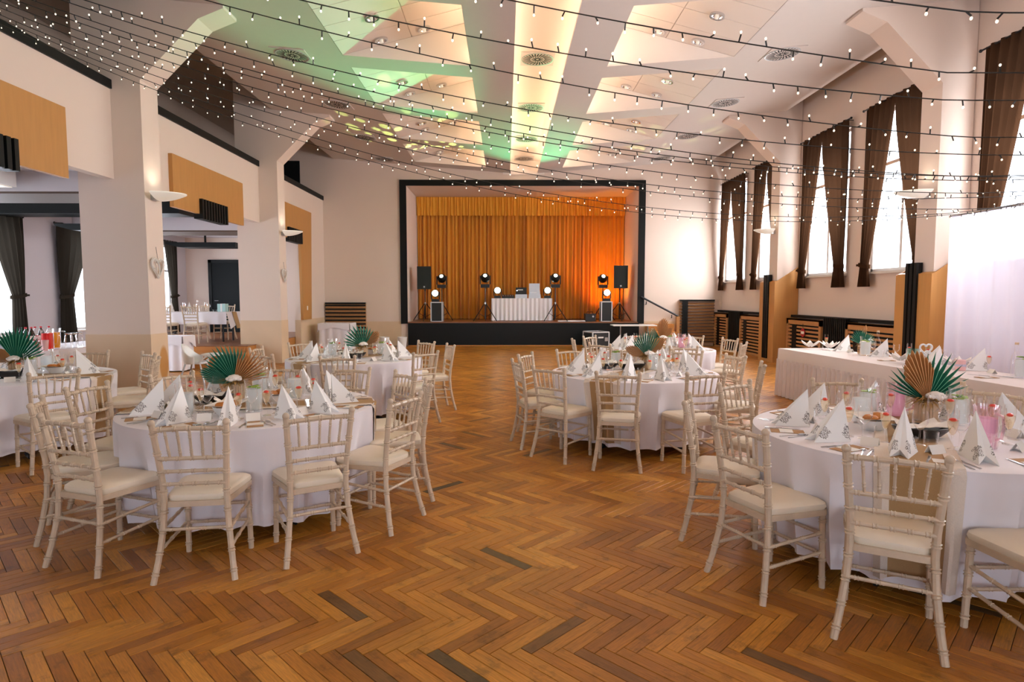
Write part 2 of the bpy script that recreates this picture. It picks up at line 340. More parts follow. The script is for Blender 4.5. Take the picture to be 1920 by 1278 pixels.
for s in (-1, 1):
    for (y0, y1) in RECS:
        m = MB(); P = lambda u, y, z: (X0+s*u, y, z); ui = .98
        for y in (y0, y1): m.add([P(ui, y, zc(ui)+.05), P(U0, y, zc(U0)), P(U1, y, zc(U1)), P(ui, y, zr(ui))], [(0, 1, 2, 3)])
        m.quad(P(ui, y0, zc(ui)+.05), P(ui, y1, zc(ui)+.05), P(ui, y1, zr(ui)), P(ui, y0, zr(ui)))
        m.quad(P(ui, y0, zc(ui)+.05), P(U0, y0, zc(U0)+.05), P(U0, y1, zc(U0)+.05), P(ui, y1, zc(ui)+.05))
        m.quad(P(U0, y0, zc(U0)), P(U0, y0, zc(U0)+.05), P(U0, y1, zc(U0)+.05), P(U0, y1, zc(U0)))
        m.quad(P(ui, y0, zr(ui)+.03), P(U1, y0, zr(U1)+.03), P(U1, y1, zr(U1)+.03), P(ui, y1, zr(ui)+.03))
        rc = m.build('ceiling_recess', 'recess', ceil, fix=False)
        for i in range(2):
            for j in range(4):
                ua, ub = (ui, 2.18) if i == 0 else (2.18, U1); ya = y0+(y1-y0)*j/4; yb = y0+(y1-y0)*(j+1)/4; k = .006
                MB().add([P(ua+k, ya+k, zr(ua+k)), P(ub-k, ya+k, zr(ub-k)), P(ub-k, yb-k, zr(ub-k)), P(ua+k, yb-k, zr(ua+k)),
                          P(ua+k, ya+k, zr(ua+k)+.02), P(ub-k, ya+k, zr(ub-k)+.02), P(ub-k, yb-k, zr(ub-k)+.02), P(ua+k, yb-k, zr(ua+k)+.02)],
                         [(0,1,2,3),(0,1,5,4),(1,2,6,5),(2,3,7,6),(3,0,4,7)]).build('ceiling_tile', 'recess', rc)
        MB().box(X0+s*1.04-.015, X0+s*1.04+.015, y0+.05, y1-.05, zc(1.04)+.056, zc(1.04)+.075).build('light_strip', 'led', rc)
struct(MB().box(LW-.3, RW+.5, -4.3, 23, 6.75, 6.9).build('roof_slab', 'gallery_dark'))

# ------------------------------------------------------------------ walls
wb = MB()                                          # back wall with the stage opening
wb.box(LW, -3.15, 19.8, 20.0, 0, 6.75).box(4.25, RW+.2, 19.8, 20.0, 0, 6.75).box(-3.15, 4.25, 19.8, 20.0, 5.09, 6.75)
wall_back = struct(wb.build('wall_back', 'wall'))
MB().box(-5.78, -3.36, 19.785, 19.8, 0, .79).build('dado_panel', 'dado', wall_back)
MB().box(4.46, RW, 19.785, 19.8, 0, .79).build('dado_panel', 'dado', wall_back)
wr = MB(); ws = sorted([(y-w/2, y+w/2) for y, w in RWIN]); ys = [-4.2]+[v for p in ws for v in p]+[19.8]
for i in range(0, len(ys), 2): wr.box(RW, RW+.2, ys[i], ys[i+1], 0, 6.75)
for a, b in ws: wr.box(RW, RW+.2, a, b, 0, 2.06).box(RW, RW+.2, a, b, 5.02, 6.75)
struct(wr.build('wall_right', 'wall'))
wl = MB(); ws = sorted([(y-w/2, y+w/2) for y, w in LWIN]); ys = [-4.2]+[v for p in ws for v in p]+[19.8]
for i in range(0, len(ys), 2): wl.box(LW-.2, LW, ys[i], ys[i+1], 0, 6.75)
for a, b in ws: wl.box(LW-.2, LW, a, b, 0, .8).box(LW-.2, LW, a, b, 3.12, 6.75)
struct(wl.build('wall_left', 'wall_cool'))
wf = MB(); xs_ = [LW-.2]+[v for x, w in FILL_WIN for v in (x-w/2, x+w/2)]+[RW+.2]
for i in range(0, len(xs_), 2): wf.box(xs_[i], xs_[i+1], -4.3, -4.1, 0, 6.75)
for x, w in FILL_WIN: wf.box(x-w/2, x+w/2, -4.3, -4.1, 0, 1.1).box(x-w/2, x+w/2, -4.3, -4.1, 3.3, 6.75)
struct(wf.build('wall_front', 'wall'))
def window(n, X, d, y, w, z0, z1):
    o = ob('window_%d' % n, None, None, (X+d*.1, y, z0)); struct(o); h = z1-z0; f = MB()
    f.box(-.03, .03, -w/2, -w/2+.06, 0, h).box(-.03, .03, w/2-.06, w/2, 0, h).box(-.03, .03, -w/2, w/2, 0, .06).box(-.03, .03, -w/2, w/2, h-.06, h)
    f.box(-.025, .025, -.035, .035, .06, h-.06).box(-.025, .025, -w/2, w/2, h*.66, h*.66+.06)
    f.build('window_frame', 'white_frame', o)
    for a, b in ((-w/2+.06, -.035), (.035, w/2-.06)):
        for c, e in ((.06, h*.66), (h*.66+.06, h-.06)): MB().box(-.004, .004, a, b, c, e).build('pane', 'pane', o)
    MB().box(min(-d*.18, d*.0), max(-d*.18, d*.0), -w/2-.04, w/2+.04, -.04, -.0).build('window_sill', 'ledge', o)
for i, (y, w) in enumerate(RWIN): window(i+1, RW, 1, y, w, 2.06, 5.02)
for i, (y, w) in enumerate(LWIN): window(i+1+len(RWIN), LW, -1, y, w, .8, 3.12)
for i, (x, w) in enumerate(FILL_WIN):
    window(i+1+len(RWIN)+len(LWIN), 0, -1, 0, w, 1.1, 3.3); o = bpy.data.objects['window_%d' % (i+1+len(RWIN)+len(LWIN))]; o.location = (x, -4.2, 1.1); o.rotation_euler = (0, 0, PI/2)  # frames and panes for the added fill windows, out of view

# ------------------------------------------------------------------ frames: columns with knee brackets
def stain(o):                                      # ochre blotch on the beige base of the nearer left column
    m = MAT['dado'].copy(); MAT['dado_stain'] = m; nt = m.node_tree; N = nt.nodes; b = N['Principled BSDF']
    src = b.inputs['Base Color'].links[0].from_socket; g = N.new('ShaderNodeNewGeometry')
    sb = N.new('ShaderNodeVectorMath'); sb.operation = 'SUBTRACT'; sb.inputs[1].default_value = (-5.36, 9.62, .55); nt.links.new(g.outputs['Position'], sb.inputs[0])
    ml = N.new('ShaderNodeVectorMath'); ml.operation = 'MULTIPLY'; ml.inputs[1].default_value = (8, 8, 3.6); nt.links.new(sb.outputs[0], ml.inputs[0])
    ln = N.new('ShaderNodeVectorMath'); ln.operation = 'LENGTH'; nt.links.new(ml.outputs[0], ln.inputs[0])
    mr = N.new('ShaderNodeMapRange'); mr.inputs['From Min'].default_value = .85; mr.inputs['From Max'].default_value = 1.1; mr.inputs['To Min'].default_value = 1; mr.inputs['To Max'].default_value = 0; nt.links.new(ln.outputs['Value'], mr.inputs[0])
    mx = N.new('ShaderNodeMix'); mx.data_type = 'RGBA'; mx.inputs['B'].default_value = srgb(196, 140, 74); nt.links.new(mr.outputs[0], mx.inputs['Factor']); nt.links.new(src, mx.inputs['A']); nt.links.new(mx.outputs['Result'], b.inputs['Base Color'])
    return 'dado_stain'
FR = [-1.5, 3.9, 9.3, 14.7]
for y in FR:
    c = struct(MB().prism([(-6.33, 0), (-5.36, 0), (-5.36, 4.76), (-4.48, 5.63), (-4.11, 5.78), (-4.11, 6.74), (-6.33, 6.74)], 'y', y, y+.45).build('column', 'wall'))
    MB().box(-6.336, -5.354, y-.006, y+.456, 0, 1.025).build('dado_panel', stain(c) if y == 9.3 else 'dado', c)
    struct(MB().prism([(6.5, 0), (6.99, 0), (6.99, 6.74), (5.26, 6.74), (5.26, 5.78), (5.63, 5.63), (6.5, 4.76)], 'y', y, y+.45).build('column', 'wall'))

# ------------------------------------------------------------------ gallery and side room
BAYS = [(-1.05, 3.9), (4.35, 9.3), (9.75, 14.7), (15.15, 19.8)]
for i, (a, b) in enumerate(BAYS):
    p = struct(MB().box(-5.95, -5.8, a, b, 3.33, 4.63).build('parapet', 'wall'))
    MB().box(-5.98, -5.77, a, b, 4.63, 4.76).build('rail', 'black_paint', p)
    if i < 3:
        c = (a+b)/2; MB().box(-5.8, -5.73, c-1.42, c+1.42, 3.14, 4.05).build('oak_panel', 'oak', p)
    else:
        c = 16.85; MB().prism([(15.15, 4.05), (18.38, 4.05), (18.2, .93), (17.45, .93), (17.36, 3.14), (15.15, 3.14)], 'x', -5.8, -5.73).build('oak_panel', 'oak', p)
        sw = MB().box(-5.735, -5.72, 17.78, 17.86, 1.2, 1.32).box(-5.722, -5.715, 17.8, 17.84, 1.24, 1.28); tag(sw.build('light_switch', 'white_plastic'), 'small white wall switch on the tall oak panel', 'switch')
    gm = MB().box(-5.84, -5.71, c-.53, c+.53, 3.05, 3.42)
    for k in range(10): gm.box(-5.71, -5.67, c-.53+k*.1104, c-.53+k*.1104+.065, 3.05, 3.42)
    gm.build('fluted_grille', 'black_paint', p)
struct(MB().box(LW, -5.95, -4.1, 19.8, 3.45, 3.62).build('gallery_slab', 'wall_cool'))
wg = struct(MB().box(-5.95, -5.8, 17.42, 19.8, 0, 3.33).build('wall_side', 'wall'))
MB().box(-5.955, -5.794, 17.41, 19.79, 0, .93).build('dado_panel', 'dado', wg)
for y in (3.9, 9.3, 14.7):
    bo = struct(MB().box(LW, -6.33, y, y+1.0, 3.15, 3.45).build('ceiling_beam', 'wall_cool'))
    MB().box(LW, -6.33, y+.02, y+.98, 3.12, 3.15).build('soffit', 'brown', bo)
struct(MB().box(LW, -6.33, 12.1, 12.7, 3.2, 3.45).build('ceiling_beam', 'black_paint'))
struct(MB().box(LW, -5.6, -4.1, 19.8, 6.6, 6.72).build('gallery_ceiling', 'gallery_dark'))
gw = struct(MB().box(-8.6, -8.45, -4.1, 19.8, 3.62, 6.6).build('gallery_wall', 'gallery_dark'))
struct(MB().box(-7.4, -6.5, 19.75, 19.8, 3.62, 5.85).build('door_2', 'door_dark'))
plat = struct(MB().box(LW, -5.97, 14.2, 19.8, 0, .44).build('platform', 'oak_step'))
for k in range(19): MB().box(LW, -5.96, 14.19+k*.295, 14.19+(k+1)*.295-.004, .44, .455).build('board', 'stage_wood', plat)
for k, (y, z) in enumerate(((13.9, .3), (13.6, .15))):
    st = struct(MB().box(-9.6, -6.0, y, y+.3, 0, z-.02).build('step', 'oak_step')); MB().box(-9.6, -6.0, y-.02, y+.3, z-.02, z).build('tread', 'oak_step', st)
d = ob('door_1', None, None, (-8.85, 19.78, .455)); struct(d)
dm = MB().box(-.62, -.52, -.05, .02, 0, 2.3).box(.52, .62, -.05, .02, 0, 2.3).box(-.62, .62, -.05, .02, 2.2, 2.3); dm.build('door_frame', 'black_paint', d)
lf = MB().box(-.52, .52, -.03, .01, 0, 2.2).build('door_leaf', 'door_dark', d)
for z0, z1 in ((.12, .75), (.9, 2.08)): MB().box(-.4, .4, -.042, -.03, z0, z1).build('door_panel', 'door_dark', lf)
MB().tube([(-.42, -.05, 1.0), (-.42, -.09, 1.0), (-.3, -.09, 1.0)], .011).build('door_handle', 'steel', lf)
for i, (x, y, l) in enumerate(((-8.3, 17.2, 1.9), (-8.3, 12.9, 1.6))):
    r = MB().prism([(x-l/2, 3.02), (x-l/2+.35, 2.93), (x+l/2, 2.93), (x+l/2, 3.06), (x-l/2, 3.06)], 'y', y-.3, y+.3); r.box(x-.02, x+.02, y-.02, y+.02, 3.05, 3.46)
    tag(r.build('ceiling_raft', 'black_paint'), ['flat black tapered raft hanging in the side room near the door', 'flat black tapered raft hanging in the side room by the curtains'][i], 'ceiling raft')
fl = thing('ceiling_lamp', 'white box lamp under the side room ceiling at far left', 'lamp', (-7.7, 9.1, 3.2)); MB().box(-.5, .5, -.15, .15, 0, .22).build('housing', 'white_plastic', fl); MB().box(-.46, .46, -.12, .12, -.012, 0).build('diffuser', 'frosted', fl)

# ------------------------------------------------------------------ stage
stage = struct(MB().box(-3.13, 4.3, 19.7, 22.6, 0, .74).build('stage', 'stage_black'))
for k in range(10): MB().box(-3.14, 4.26, 19.71+k*.25, 19.71+(k+1)*.25-.004, .74, .775).build('board', 'stage_wood', stage)
MB().box(-3.13, 4.3, 19.66, 19.7, 0, .03).build('skirting', 'oak_step', stage)
rv = MB().box(-3.4, -3.15, 20.0, 22.6, .7, 5.4).box(4.25, 4.5, 20.0, 22.6, .7, 5.4).box(-3.4, 4.5, 20.0, 22.6, 5.09, 5.4); struct(rv.build('stage_reveal', 'wall'))
struct(MB().box(-3.4, 4.5, 22.6, 22.7, 0, 5.4).build('stage_back', 'black_paint'))
fr = MB().box(-3.36, -3.15, 19.73, 19.8, .72, 5.27).box(4.25, 4.46, 19.73, 19.8, .72, 5.27).box(-3.15, 4.25, 19.73, 19.8, 5.09, 5.27)
struct(fr.build('trim_1', 'black_paint'), 'black border around the stage opening')
def drape(name, x0, x1, y, z0, z1, npl, amp, m, label, cat, seed):
    rd = random.Random(seed); n = npl*8; ph = [rd.uniform(.6, 1.4) for _ in range(npl+1)]
    def fn(a, b):
        k = a*npl; i = int(min(k, npl-1)); w = math.sin((k-i)*PI*2)*ph[i]
        return (x0+(x1-x0)*a+.018*math.sin(3*k+2*b), y+amp*w*(.65+.35*b)+.01*math.sin(9*a+4*b), z1+(z0-z1)*b)
    return tag(MB().grid(fn, n, 14).build(name, m, None, True, False), label, cat)
drape('stage_curtain', -3.14, .56, 22.1, .79, 4.6, 26, .07, 'stage_curtain', 'pleated amber stage curtain, left half behind the equipment', 'curtain', 1)
drape('stage_curtain', .54, 4.24, 22.1, .79, 4.6, 26, .07, 'stage_curtain', 'pleated amber stage curtain, right half beside the right loudspeaker', 'curtain', 2)
drape('valance', -3.14, 4.24, 21.9, 4.43, 5.08, 70, .03, 'valance', 'gathered golden valance across the top of the stage', 'valance', 3)

# ------------------------------------------------------------------ window curtains
def side_curtain(X, d, yo, yi, yto, yti, zt, ztie, zb, m, label, group, yb=None):
    """yo/yi: outer and inner edge at the rod, yto/yti at the tie"""
    n = 5; root = thing('curtain', label, 'curtain', (X, (yo+yi)/2, zb), 0, group); cy = (yo+yi)/2
    def fn(a, b):
        z = zt+(zb-zt)*b; tt = (zt-ztie)/(zt-zb)
        if b <= tt:
            k = b/tt; e = k**1.25; eo = yo+(yto-yo)*k**3; ei = yi+(yti-yi)*e; sq = 1-.45*k
        else:
            k = (b-tt)/(1-tt); w = .5+.9*k; mid = (yto+yti)/2; hw = (yti-yto)/2*(1+.35*k); eo, ei = mid-hw, mid+hw; sq = .55+.3*k
        return (d*.055*math.sin(a*n*2*PI)*sq*(.55+.45*min(1, b*6)), eo+(ei-eo)*a-cy, z-zb)
    MB().grid(fn, 44, 30).build('fabric', m, root, True, False)
    MB().grid(lambda a, b: (d*(.062*math.sin(a*2*PI)), (yto+yti)/2-cy+abs(yti-yto)*.62*math.cos(a*2*PI), ztie-zb-.035+.07*b+.03*math.cos(a*2*PI)), 20, 2).build('tie_band', m, root, True, False)
    s = 1 if yto > yti else -1
    MB().box(-.02, .02, yto-cy-.02, yto-cy+.1*s if s > 0 else yto-cy+.02, ztie-zb, ztie-zb+.04).build('tie_knot', m, root)
def rod(X, d, y0, y1, z, label, group):
    r = thing('curtain_rod', label, 'curtain rod', (X, (y0+y1)/2, z), 0, group); h = (y1-y0)/2
    MB().tube([(0, -h, 0), (0, h, 0)], .014).build('pole', 'metal_black', r)
    for s in (-1, 1):
        MB().sphere((0, s*h, 0), .025, 8, 5).build('finial', 'metal_black', r); MB().tube([(0, s*(h-.15), 0), (d*.13, s*(h-.15), 0)], .01, 6).build('bracket', 'metal_black', r)
RN = ['farthest window by the stage', 'second window from the stage', 'third window from the stage', 'fourth window from the stage', 'tall window behind the sheer backdrop']
for i, (y, w) in enumerate(RWIN[:5]):
    h = w/2; X = RW-.13
    rod(X, 1, y-h-.22, y+h+.1, 5.13, 'thin dark curtain rod over the '+RN[i], 'curtain rods on the right wall')
    side_curtain(X, 1, y+h, y+.0, y+h+.02, y+h-.26, 5.15, 2.18, 1.78, 'curtain_brown', 'brown tied curtain on the far side of the '+RN[i], 'brown curtains of the tall windows')
    side_curtain(X, 1, y-h-.14, y+.02, y-h-.1, y-h+.2, 5.15, 2.22, 1.78, 'curtain_brown', 'brown tied curtain on the near side of the '+RN[i], 'brown curtains of the tall windows')
LN = ['side room window nearest the dark door', 'side room window behind the second column', 'side room window behind the near column', 'side room window behind the buffet']
for i, (y, w) in enumerate(LWIN[:4]):
    h = w/2; X = LW+.13
    rod(X, -1, y-h-.5, y+h+.1, 3.24, 'thin dark curtain rod over the '+LN[i], 'curtain rods in the side room')
    side_curtain(X, -1, y+h+.1, y+.15, y+h+.05, y+h-.3, 3.26, 1.6, .5, 'curtain_grey', 'dark grey tied curtain, far side of the '+LN[i], 'grey side room curtains')
    side_curtain(X, -1, y-h-.45, y-.15, y-h-.4, y-h-.02, 3.26, 1.6, .5, 'curtain_grey', 'dark grey tied curtain, near side of the '+LN[i], 'grey side room curtains')

# ------------------------------------------------------------------ radiator covers
def cover(y0, y1, label, bars=True):
    t = thing('radiator_cover', label, 'radiator cover', (6.72, (y0+y1)/2, 0), 0, 'slatted covers under the windows'); h = (y1-y0)/2; Z = 1.08
    MB().box(0, .26, -h, h, Z-.035, Z).box(0, .05, -h, -h+.09, 0, Z).box(0, .05, h-.09, h, 0, Z).box(0, .05, -h, h, Z-.13, Z).box(0, .05, -h, h, 0, .06).build('frame', 'oak_strip', t)
    MB().box(.05, .06, -h+.05, h-.05, .03, Z-.05).build('back_panel', 'black_paint', t)
    for k in range(10): MB().box(.008, .04, -h+.09, h-.09, .1+k*.086, .1+k*.086+.042).build('slat', 'oak_strip', t)
    MB().box(.003, .008, h-.5, h-.28, .06, Z-.13).build('post', 'black_paint', t)
    return t
cover(18.55, 19.72, 'oak slatted radiator cover in the corner by the stage'); cover(16.0, 17.55, 'oak slatted radiator cover beside the farther oak pier')
cover(13.0, 14.6, 'oak slatted radiator cover with a red tag behind the head table'); cover(10.3, 12.05, 'oak slatted radiator cover behind the head table centrepiece')
for i, (y0, y1) in enumerate(((17.58, 18.52), (12.08, 12.97))):
    t = thing('radiator_column', ['black fluted radiator casing between covers near the stage', 'black fluted radiator casing between covers behind the head table'][i], 'radiator casing', (6.74, (y0+y1)/2, 0)); h = (y1-y0)/2
    MB().box(.04, .25, -h, h, 0, 1.15).build('casing', 'black_paint', t)
    for k in range(12): MB().box(0, .04, -h+k*h/6+.01, -h+k*h/6+.05, 0, 1.15).build('fin', 'black_paint', t)
for y0, y1, lb in ((15.6, 19.7, 'black window ledge above the covers near the stage'), (10.15, 14.6, 'black window ledge above the covers behind the head table')):
    tag(MB().box(6.82, 6.99, y0, y1, 1.1, 1.16).build('ledge', 'black_paint'), lb, 'ledge')
tg = thing('hanging_tag', 'round red tag with white lettering hung on the radiator cover', 'tag', (6.70, 13.75, .78)); MB().tube([(0, 0, 0), (.008, 0, 0)], .1, 20).build('disc', 'red_sign', tg)
MB().box(-.004, 0, -.07, .07, -.03, .03).build('lettering', 'paper', tg); MB().tube([(.004, 0, .1), (.004, 0, .2)], .004, 5).build('string', 'wire', tg)
for i, y in enumerate((9.22, 14.62)):
    t = thing('pier_casing', ['oak casing with black fins around the nearer right pier', 'oak casing with black fins around the farther right pier'][i], 'pier casing', (6.42, y, 0))
    pf = [(0, 0), (.57, 0), (.57, 2.3), (.07, 1.97), (0, 1.94)]
    MB().prism(pf, 'y', 0, .03).build('front_panel', 'oak', t); MB().prism(pf, 'y', .82, .85).build('rear_panel', 'oak', t); MB().box(0, .03, .03, .82, 0, 1.95).build('side_panel', 'oak', t); MB().add([(0, 0, 1.94), (.07, 0, 1.975), (.07, .85, 1.975), (0, .85, 1.94)], [(0, 1, 2, 3)]).build('top_strip', 'oak', t)
    for k in range(3): MB().box(-.035, .06, .3+k*.1, .3+k*.1+.065, .08, 2.12).build('fin', 'black_paint', t)
def slat_wall(x0, x1, z0, z1, n, label, side):
    t = thing('slat_screen', label, 'slat screen', ((x0+x1)/2, 19.78, 0), 0, 'slatted screens beside the stage'); h = (x1-x0)/2
    MB().box(-h, h, -.06, -.0, z0, z1).build('back_panel', 'oak_strip', t)
    for k in range(n): z = z0+(z1-z0)*k/n; MB().box(-h, h, -.11, -.06, z+.02, z+(z1-z0)/n*.55).build('slat', 'brown' if side else 'black_paint', t)
    MB().box(-h, h, -.12, 0, z1-.03, z1+.02).build('cap', 'black_paint', t)
    if side: MB().box(-h+.08, -h+.26, -.115, -.06, z0, z1).build('post', 'black_paint', t); MB().box(-h-.1, -h, -.12, 0, 0, .95).build('side_panel', 'oak_strip', t)
slat_wall(-5.76, -4.48, .2, 1.38, 10, 'dark slatted radiator screen left of the stage', 0); slat_wall(5.6, 6.72, .1, 1.47, 14, 'brown slatted radiator screen right of the stage', 1)
hr = thing('handrail', 'slanting dark handrail on the wall right of the stage', 'handrail', (4.4, 19.7, 1.0)); MB().tube([(-.05, 0, .58), (1.15, 0, -.04)], .03).build('rail', 'metal_black', hr)
for x in (.12, .95): MB().tube([(x, 0, .5-x*.52), (x, .0, .4-x*.52), (x, .09, .4-x*.52)], .013, 6).build('bracket', 'metal_black', hr)
ss = thing('stage_stairs', 'wooden steps at the right end of the stage', 'steps', (4.9, 19.25, 0))
for k in range(3): MB().box(-.4, .45+.0, -.45+k*.3, .5, k*.24, (k+1)*.24).build('step', 'oak_step', ss)

# ------------------------------------------------------------------ ceiling fittings
def on_ceiling(u, v, fn):
    z = 5.7
    for _ in range(30): p = pix(u, v, Z=z); z = fn(abs(p.x-X0))
    return p
dp = MB().box(-.3, .3, -.3, .3, -.012, 0).mesh('plate', 'ceiling'); dv = MB(); 
for k in range(26):
    a = 2*PI*k/26
    for r0, r1, wd, of in ((.13, .26, .012, .0), (.03, .11, .01, .5)):
        if r0 < .1 and k % 2: continue
        c, s2 = math.cos(a), math.sin(a); c2, s3 = math.cos(a+.5), math.sin(a+.5)
        p0 = Vector((c*r0, s2*r0, 0)); p1 = Vector((c2*r1, s3*r1, 0)) if r0 < .1 else Vector((math.cos(a+.16)*r1, math.sin(a+.16)*r1, 0)); nn = (p1-p0).normalized().cross(Vector((0, 0, 1)))*wd
        dv.add([p0-nn+Vector((0,0,-.014)), p0+nn+Vector((0,0,-.014)), p1+nn+Vector((0,0,-.014)), p1-nn+Vector((0,0,-.014))], [(0, 1, 2, 3)])
dv = dv.mesh('slots', 'black_paint')
ring = MB(); 
def ringm(r0, r1, z0, z1, n=28): return MB().lathe([(r0, z0), (r1, z0), (r1, z1), (r0, z1), (r0, z0)], n, cap=(False, False))
dr = ringm(.272, .29, -.022, -.005).mesh('ring', 'alu')
def diffuser(p, tilt, label):
    t = thing('ceiling_diffuser', label, 'air vent', p, 0, 'round swirl vents in the ceiling'); t.rotation_euler = (0, tilt, 0)
    ob('plate', dp, t); ob('slots', dv, t); ob('ring', dr, t)
RK = ['nearest', 'second', 'third', 'farthest']
for i, (a, b, c) in enumerate((((548, 103), (1011, 110), (1467, 100)), ((632, 195), (997, 201), (1360, 192)), ((683, 257), (989, 260), (1290, 254)), ((720, 298), (985, 306), (1240, 296)))):
    diffuser(on_ceiling(*a, zc), math.atan(.08), RK[i]+' round swirl vent in the left ceiling slope')
    p = pix(*b, Z=5.865); p.x = X0; p.y = min(p.y, 19.4); diffuser(p, 0, RK[i]+' round swirl vent in the lit central trough')
    diffuser(on_ceiling(*c, zc), -math.atan(.08), RK[i]+' round swirl vent in the right ceiling slope')
lr = ringm(.085, .115, -.03, 0, 24).mesh('ring', 'chrome'); lc = MB().lathe([(.085, -.02), (.06, .02), (.03, .03)], 20, cap=(False, True)).mesh('reflector', 'chrome', True)
lp = MB().lathe([(.006, -.06), (.03, -.05), (.034, -.01), (.02, .02)], 12).mesh('lamp', 'frosted', True)
DL = {'left': [[(697, 32), (797, 60), (721, 87)], [(754, 153), (831, 170), (775, 187)], [(791, 230), (852, 241), (802, 252)], [(825, 283), (866, 289), (826, 297)]],
      'right': [[(1233, 60), (1345, 28), (1302, 86)], [(1169, 170), (1252, 151), (1226, 184)], [(1131, 239), (1193, 227), (1177, 250)], [(1098, 288), (1155, 279), (1140, 295)]]}
for sd, rows in DL.items():
    s = -1 if sd == 'left' else 1
    for i, row in enumerate(rows):
        L = []
        for (u, v) in row:
            p = on_ceiling(u, v, zr); p.y = min(max(p.y, RECS[4+i][0]+.2), RECS[4+i][1]-.2); uu = abs(p.x-X0); p.z = zr(uu)-.002
            t = thing('downlight', '', 'downlight', p, 0, 'chrome downlights in the ceiling recesses'); t.rotation_euler = (0, s*math.atan(.256), 0)
            ob('ring', lr, t); ob('reflector', lc, t); ob('lamp', lp, t); L.append(t)
        rank(L, 'chrome ceiling downlight, # in the %s recess of the %s ceiling slope' % (RK[i], sd))

# ------------------------------------------------------------------ sconces
def sconce(x, y, z, s, label):
    t = thing('wall_sconce', label, 'wall lamp', (x, y, z), 0, 'uplighter sconces on the columns')
    MB().box(min(0, s*.14), max(0, s*.14), -.07, .07, -.05, .03).build('bracket', 'alu', t)
    def fn(a, b):
        th = (a-.5)*PI*1.0; r = b*.27; X = s*(.1+r*math.cos(th)*1.45); Y = r*math.sin(th)*1.05
        return (X, Y, -.06+.1*b**2)
    m = MB().grid(fn, 24, 8); m.grid(lambda a, b: tuple(Vector(fn(a, b))+Vector((0, 0, .012))), 24, 8)
    m.build('glass_shade', 'frosted', t, True)
    MB().sphere((s*.2, 0, .02), .035, 8, 6).build('lamp', 'bulb', t)
    l = bpy.data.lights.new('sconce_light', 'SPOT'); l.energy = 5; l.color = (1, .86, .68); l.spot_size = 2.6; l.spot_blend = 1; l.shadow_soft_size = .06
    o = ob('sconce_light', l, t, (s*.16, 0, .12)); o.rotation_euler = (PI, 0, 0)
sconce(-5.36, 9.52, 3.1, 1, 'frosted glass uplighter on the nearer left column'); sconce(-5.36, 14.92, 3.1, 1, 'frosted glass uplighter on the farther left column')
sconce(6.5, 9.52, 3.15, -1, 'frosted glass uplighter on the nearer right pier'); sconce(6.5, 14.92, 3.15, -1, 'frosted glass uplighter on the farther right pier')
def heart_pts(n, s, dx=0): 
    P = []
    for k in range(n):
        a = 2*PI*k/n; P.append((0, s*16*math.sin(a)**3/16, s*(13*math.cos(a)-5*math.cos(2*a)-2*math.cos(3*a)-math.cos(4*a))/16))
    return P
for i, (y, z) in enumerate(((9.5, 2.05), (14.9, 2.12))):
    t = thing('wicker_heart', ['white wicker heart hanging on the nearer left column', 'white wicker heart hanging on the farther left column'][i], 'decoration', (-5.32, y, z))
    hp = heart_pts(36, .16); MB().tube(hp+[hp[0]], .018, 6).build('rim', 'wicker', t, True); wv = MB(); rd = random.Random(i)
    for k in range(17):
        a, b = rd.sample(hp, 2); mid = tuple((a[j]+b[j])/2 for j in range(3)); wv.tube([a, (.025, mid[1], mid[2]), b], .006, 5)
    wv.build('weave', 'wicker', t); MB().tube([(0, 0, .13), (-.02, 0, .3)], .003, 5).build('hanger', 'wire', t)
# ------------------------------------------------------------------ chairs
def bamboo(m, pts, r, step=.1, n=8, ph=.5):
    pts = [Vector(p) for p in pts]; seg = [(pts[i+1]-pts[i]).length for i in range(len(pts)-1)]; T = sum(seg)
    def at(s):
        for i, l in enumerate(seg):
            if s <= l or i == len(seg)-1: return pts[i].lerp(pts[i+1], max(0, min(1, s/l)))
            s -= l
    k = max(1, round(T/step)); ss = {0.0: r, T: r}
    for i in range(k):
        c = (i+ph)*T/k
        for o, f in ((-.011, 1), (-.008, 1.34), (-.003, 1.02), (.003, 1.02), (.008, 1.34), (.011, 1)):
            if 0 < c+o < T: ss[c+o] = r*f
    a = 0
    for l in seg[:-1]:
        a += l; ss.setdefault(a, r)
    q = sorted(ss.items()); m.tube([at(s) for s, _ in q], [f for _, f in q], n); return m
CH = []
def cpart(name, m, mt, smooth=True): CH.append((name, m.mesh(name, mt, smooth)))
def post(s):
    P = [(s*.215, -.262, 0), (s*.196, -.232, .12), (s*.174, -.2, .3), (s*.166, -.192, .44), (s*.168, -.2, .56), (s*.18, -.224, .72), (s*.193, -.254, .9)]
    m = bamboo(MB(), P, .0175, .115); m.sphere((s*.194, -.256, .906), .021, 8, 5); return m
for s in (-1, 1): cpart('back_post', post(s), 'chair')
for s in (-1, 1): cpart('leg', bamboo(MB(), [(s*.178, .185, .43), (s*.186, .192, 0)], .0165, .12), 'chair')
cpart('top_rail', bamboo(MB(), [(-.19, -.25, .868), (0, -.262, .876), (.19, -.25, .868)], .0135, .075), 'chair')
def yb(z): return -.192-(max(0, z-.44))*.135
def xb(z): return .166+max(0, z-.5)*.066
cpart('cross_rail', bamboo(MB(), [(-xb(.7), yb(.7), .7), (xb(.7), yb(.7), .7)], .0115, .075), 'chair')
for z in (.625, .55): cpart('cross_rail', bamboo(MB(), [(-xb(z), yb(z), z), (xb(z), yb(z), z)], .0105, .075), 'chair')
for k in range(5): x = (k-2)*.064; cpart('spindle', bamboo(MB(), [(x*.9, yb(.7), .7), (x, -.258, .872)], .0075, .09, 6), 'chair')
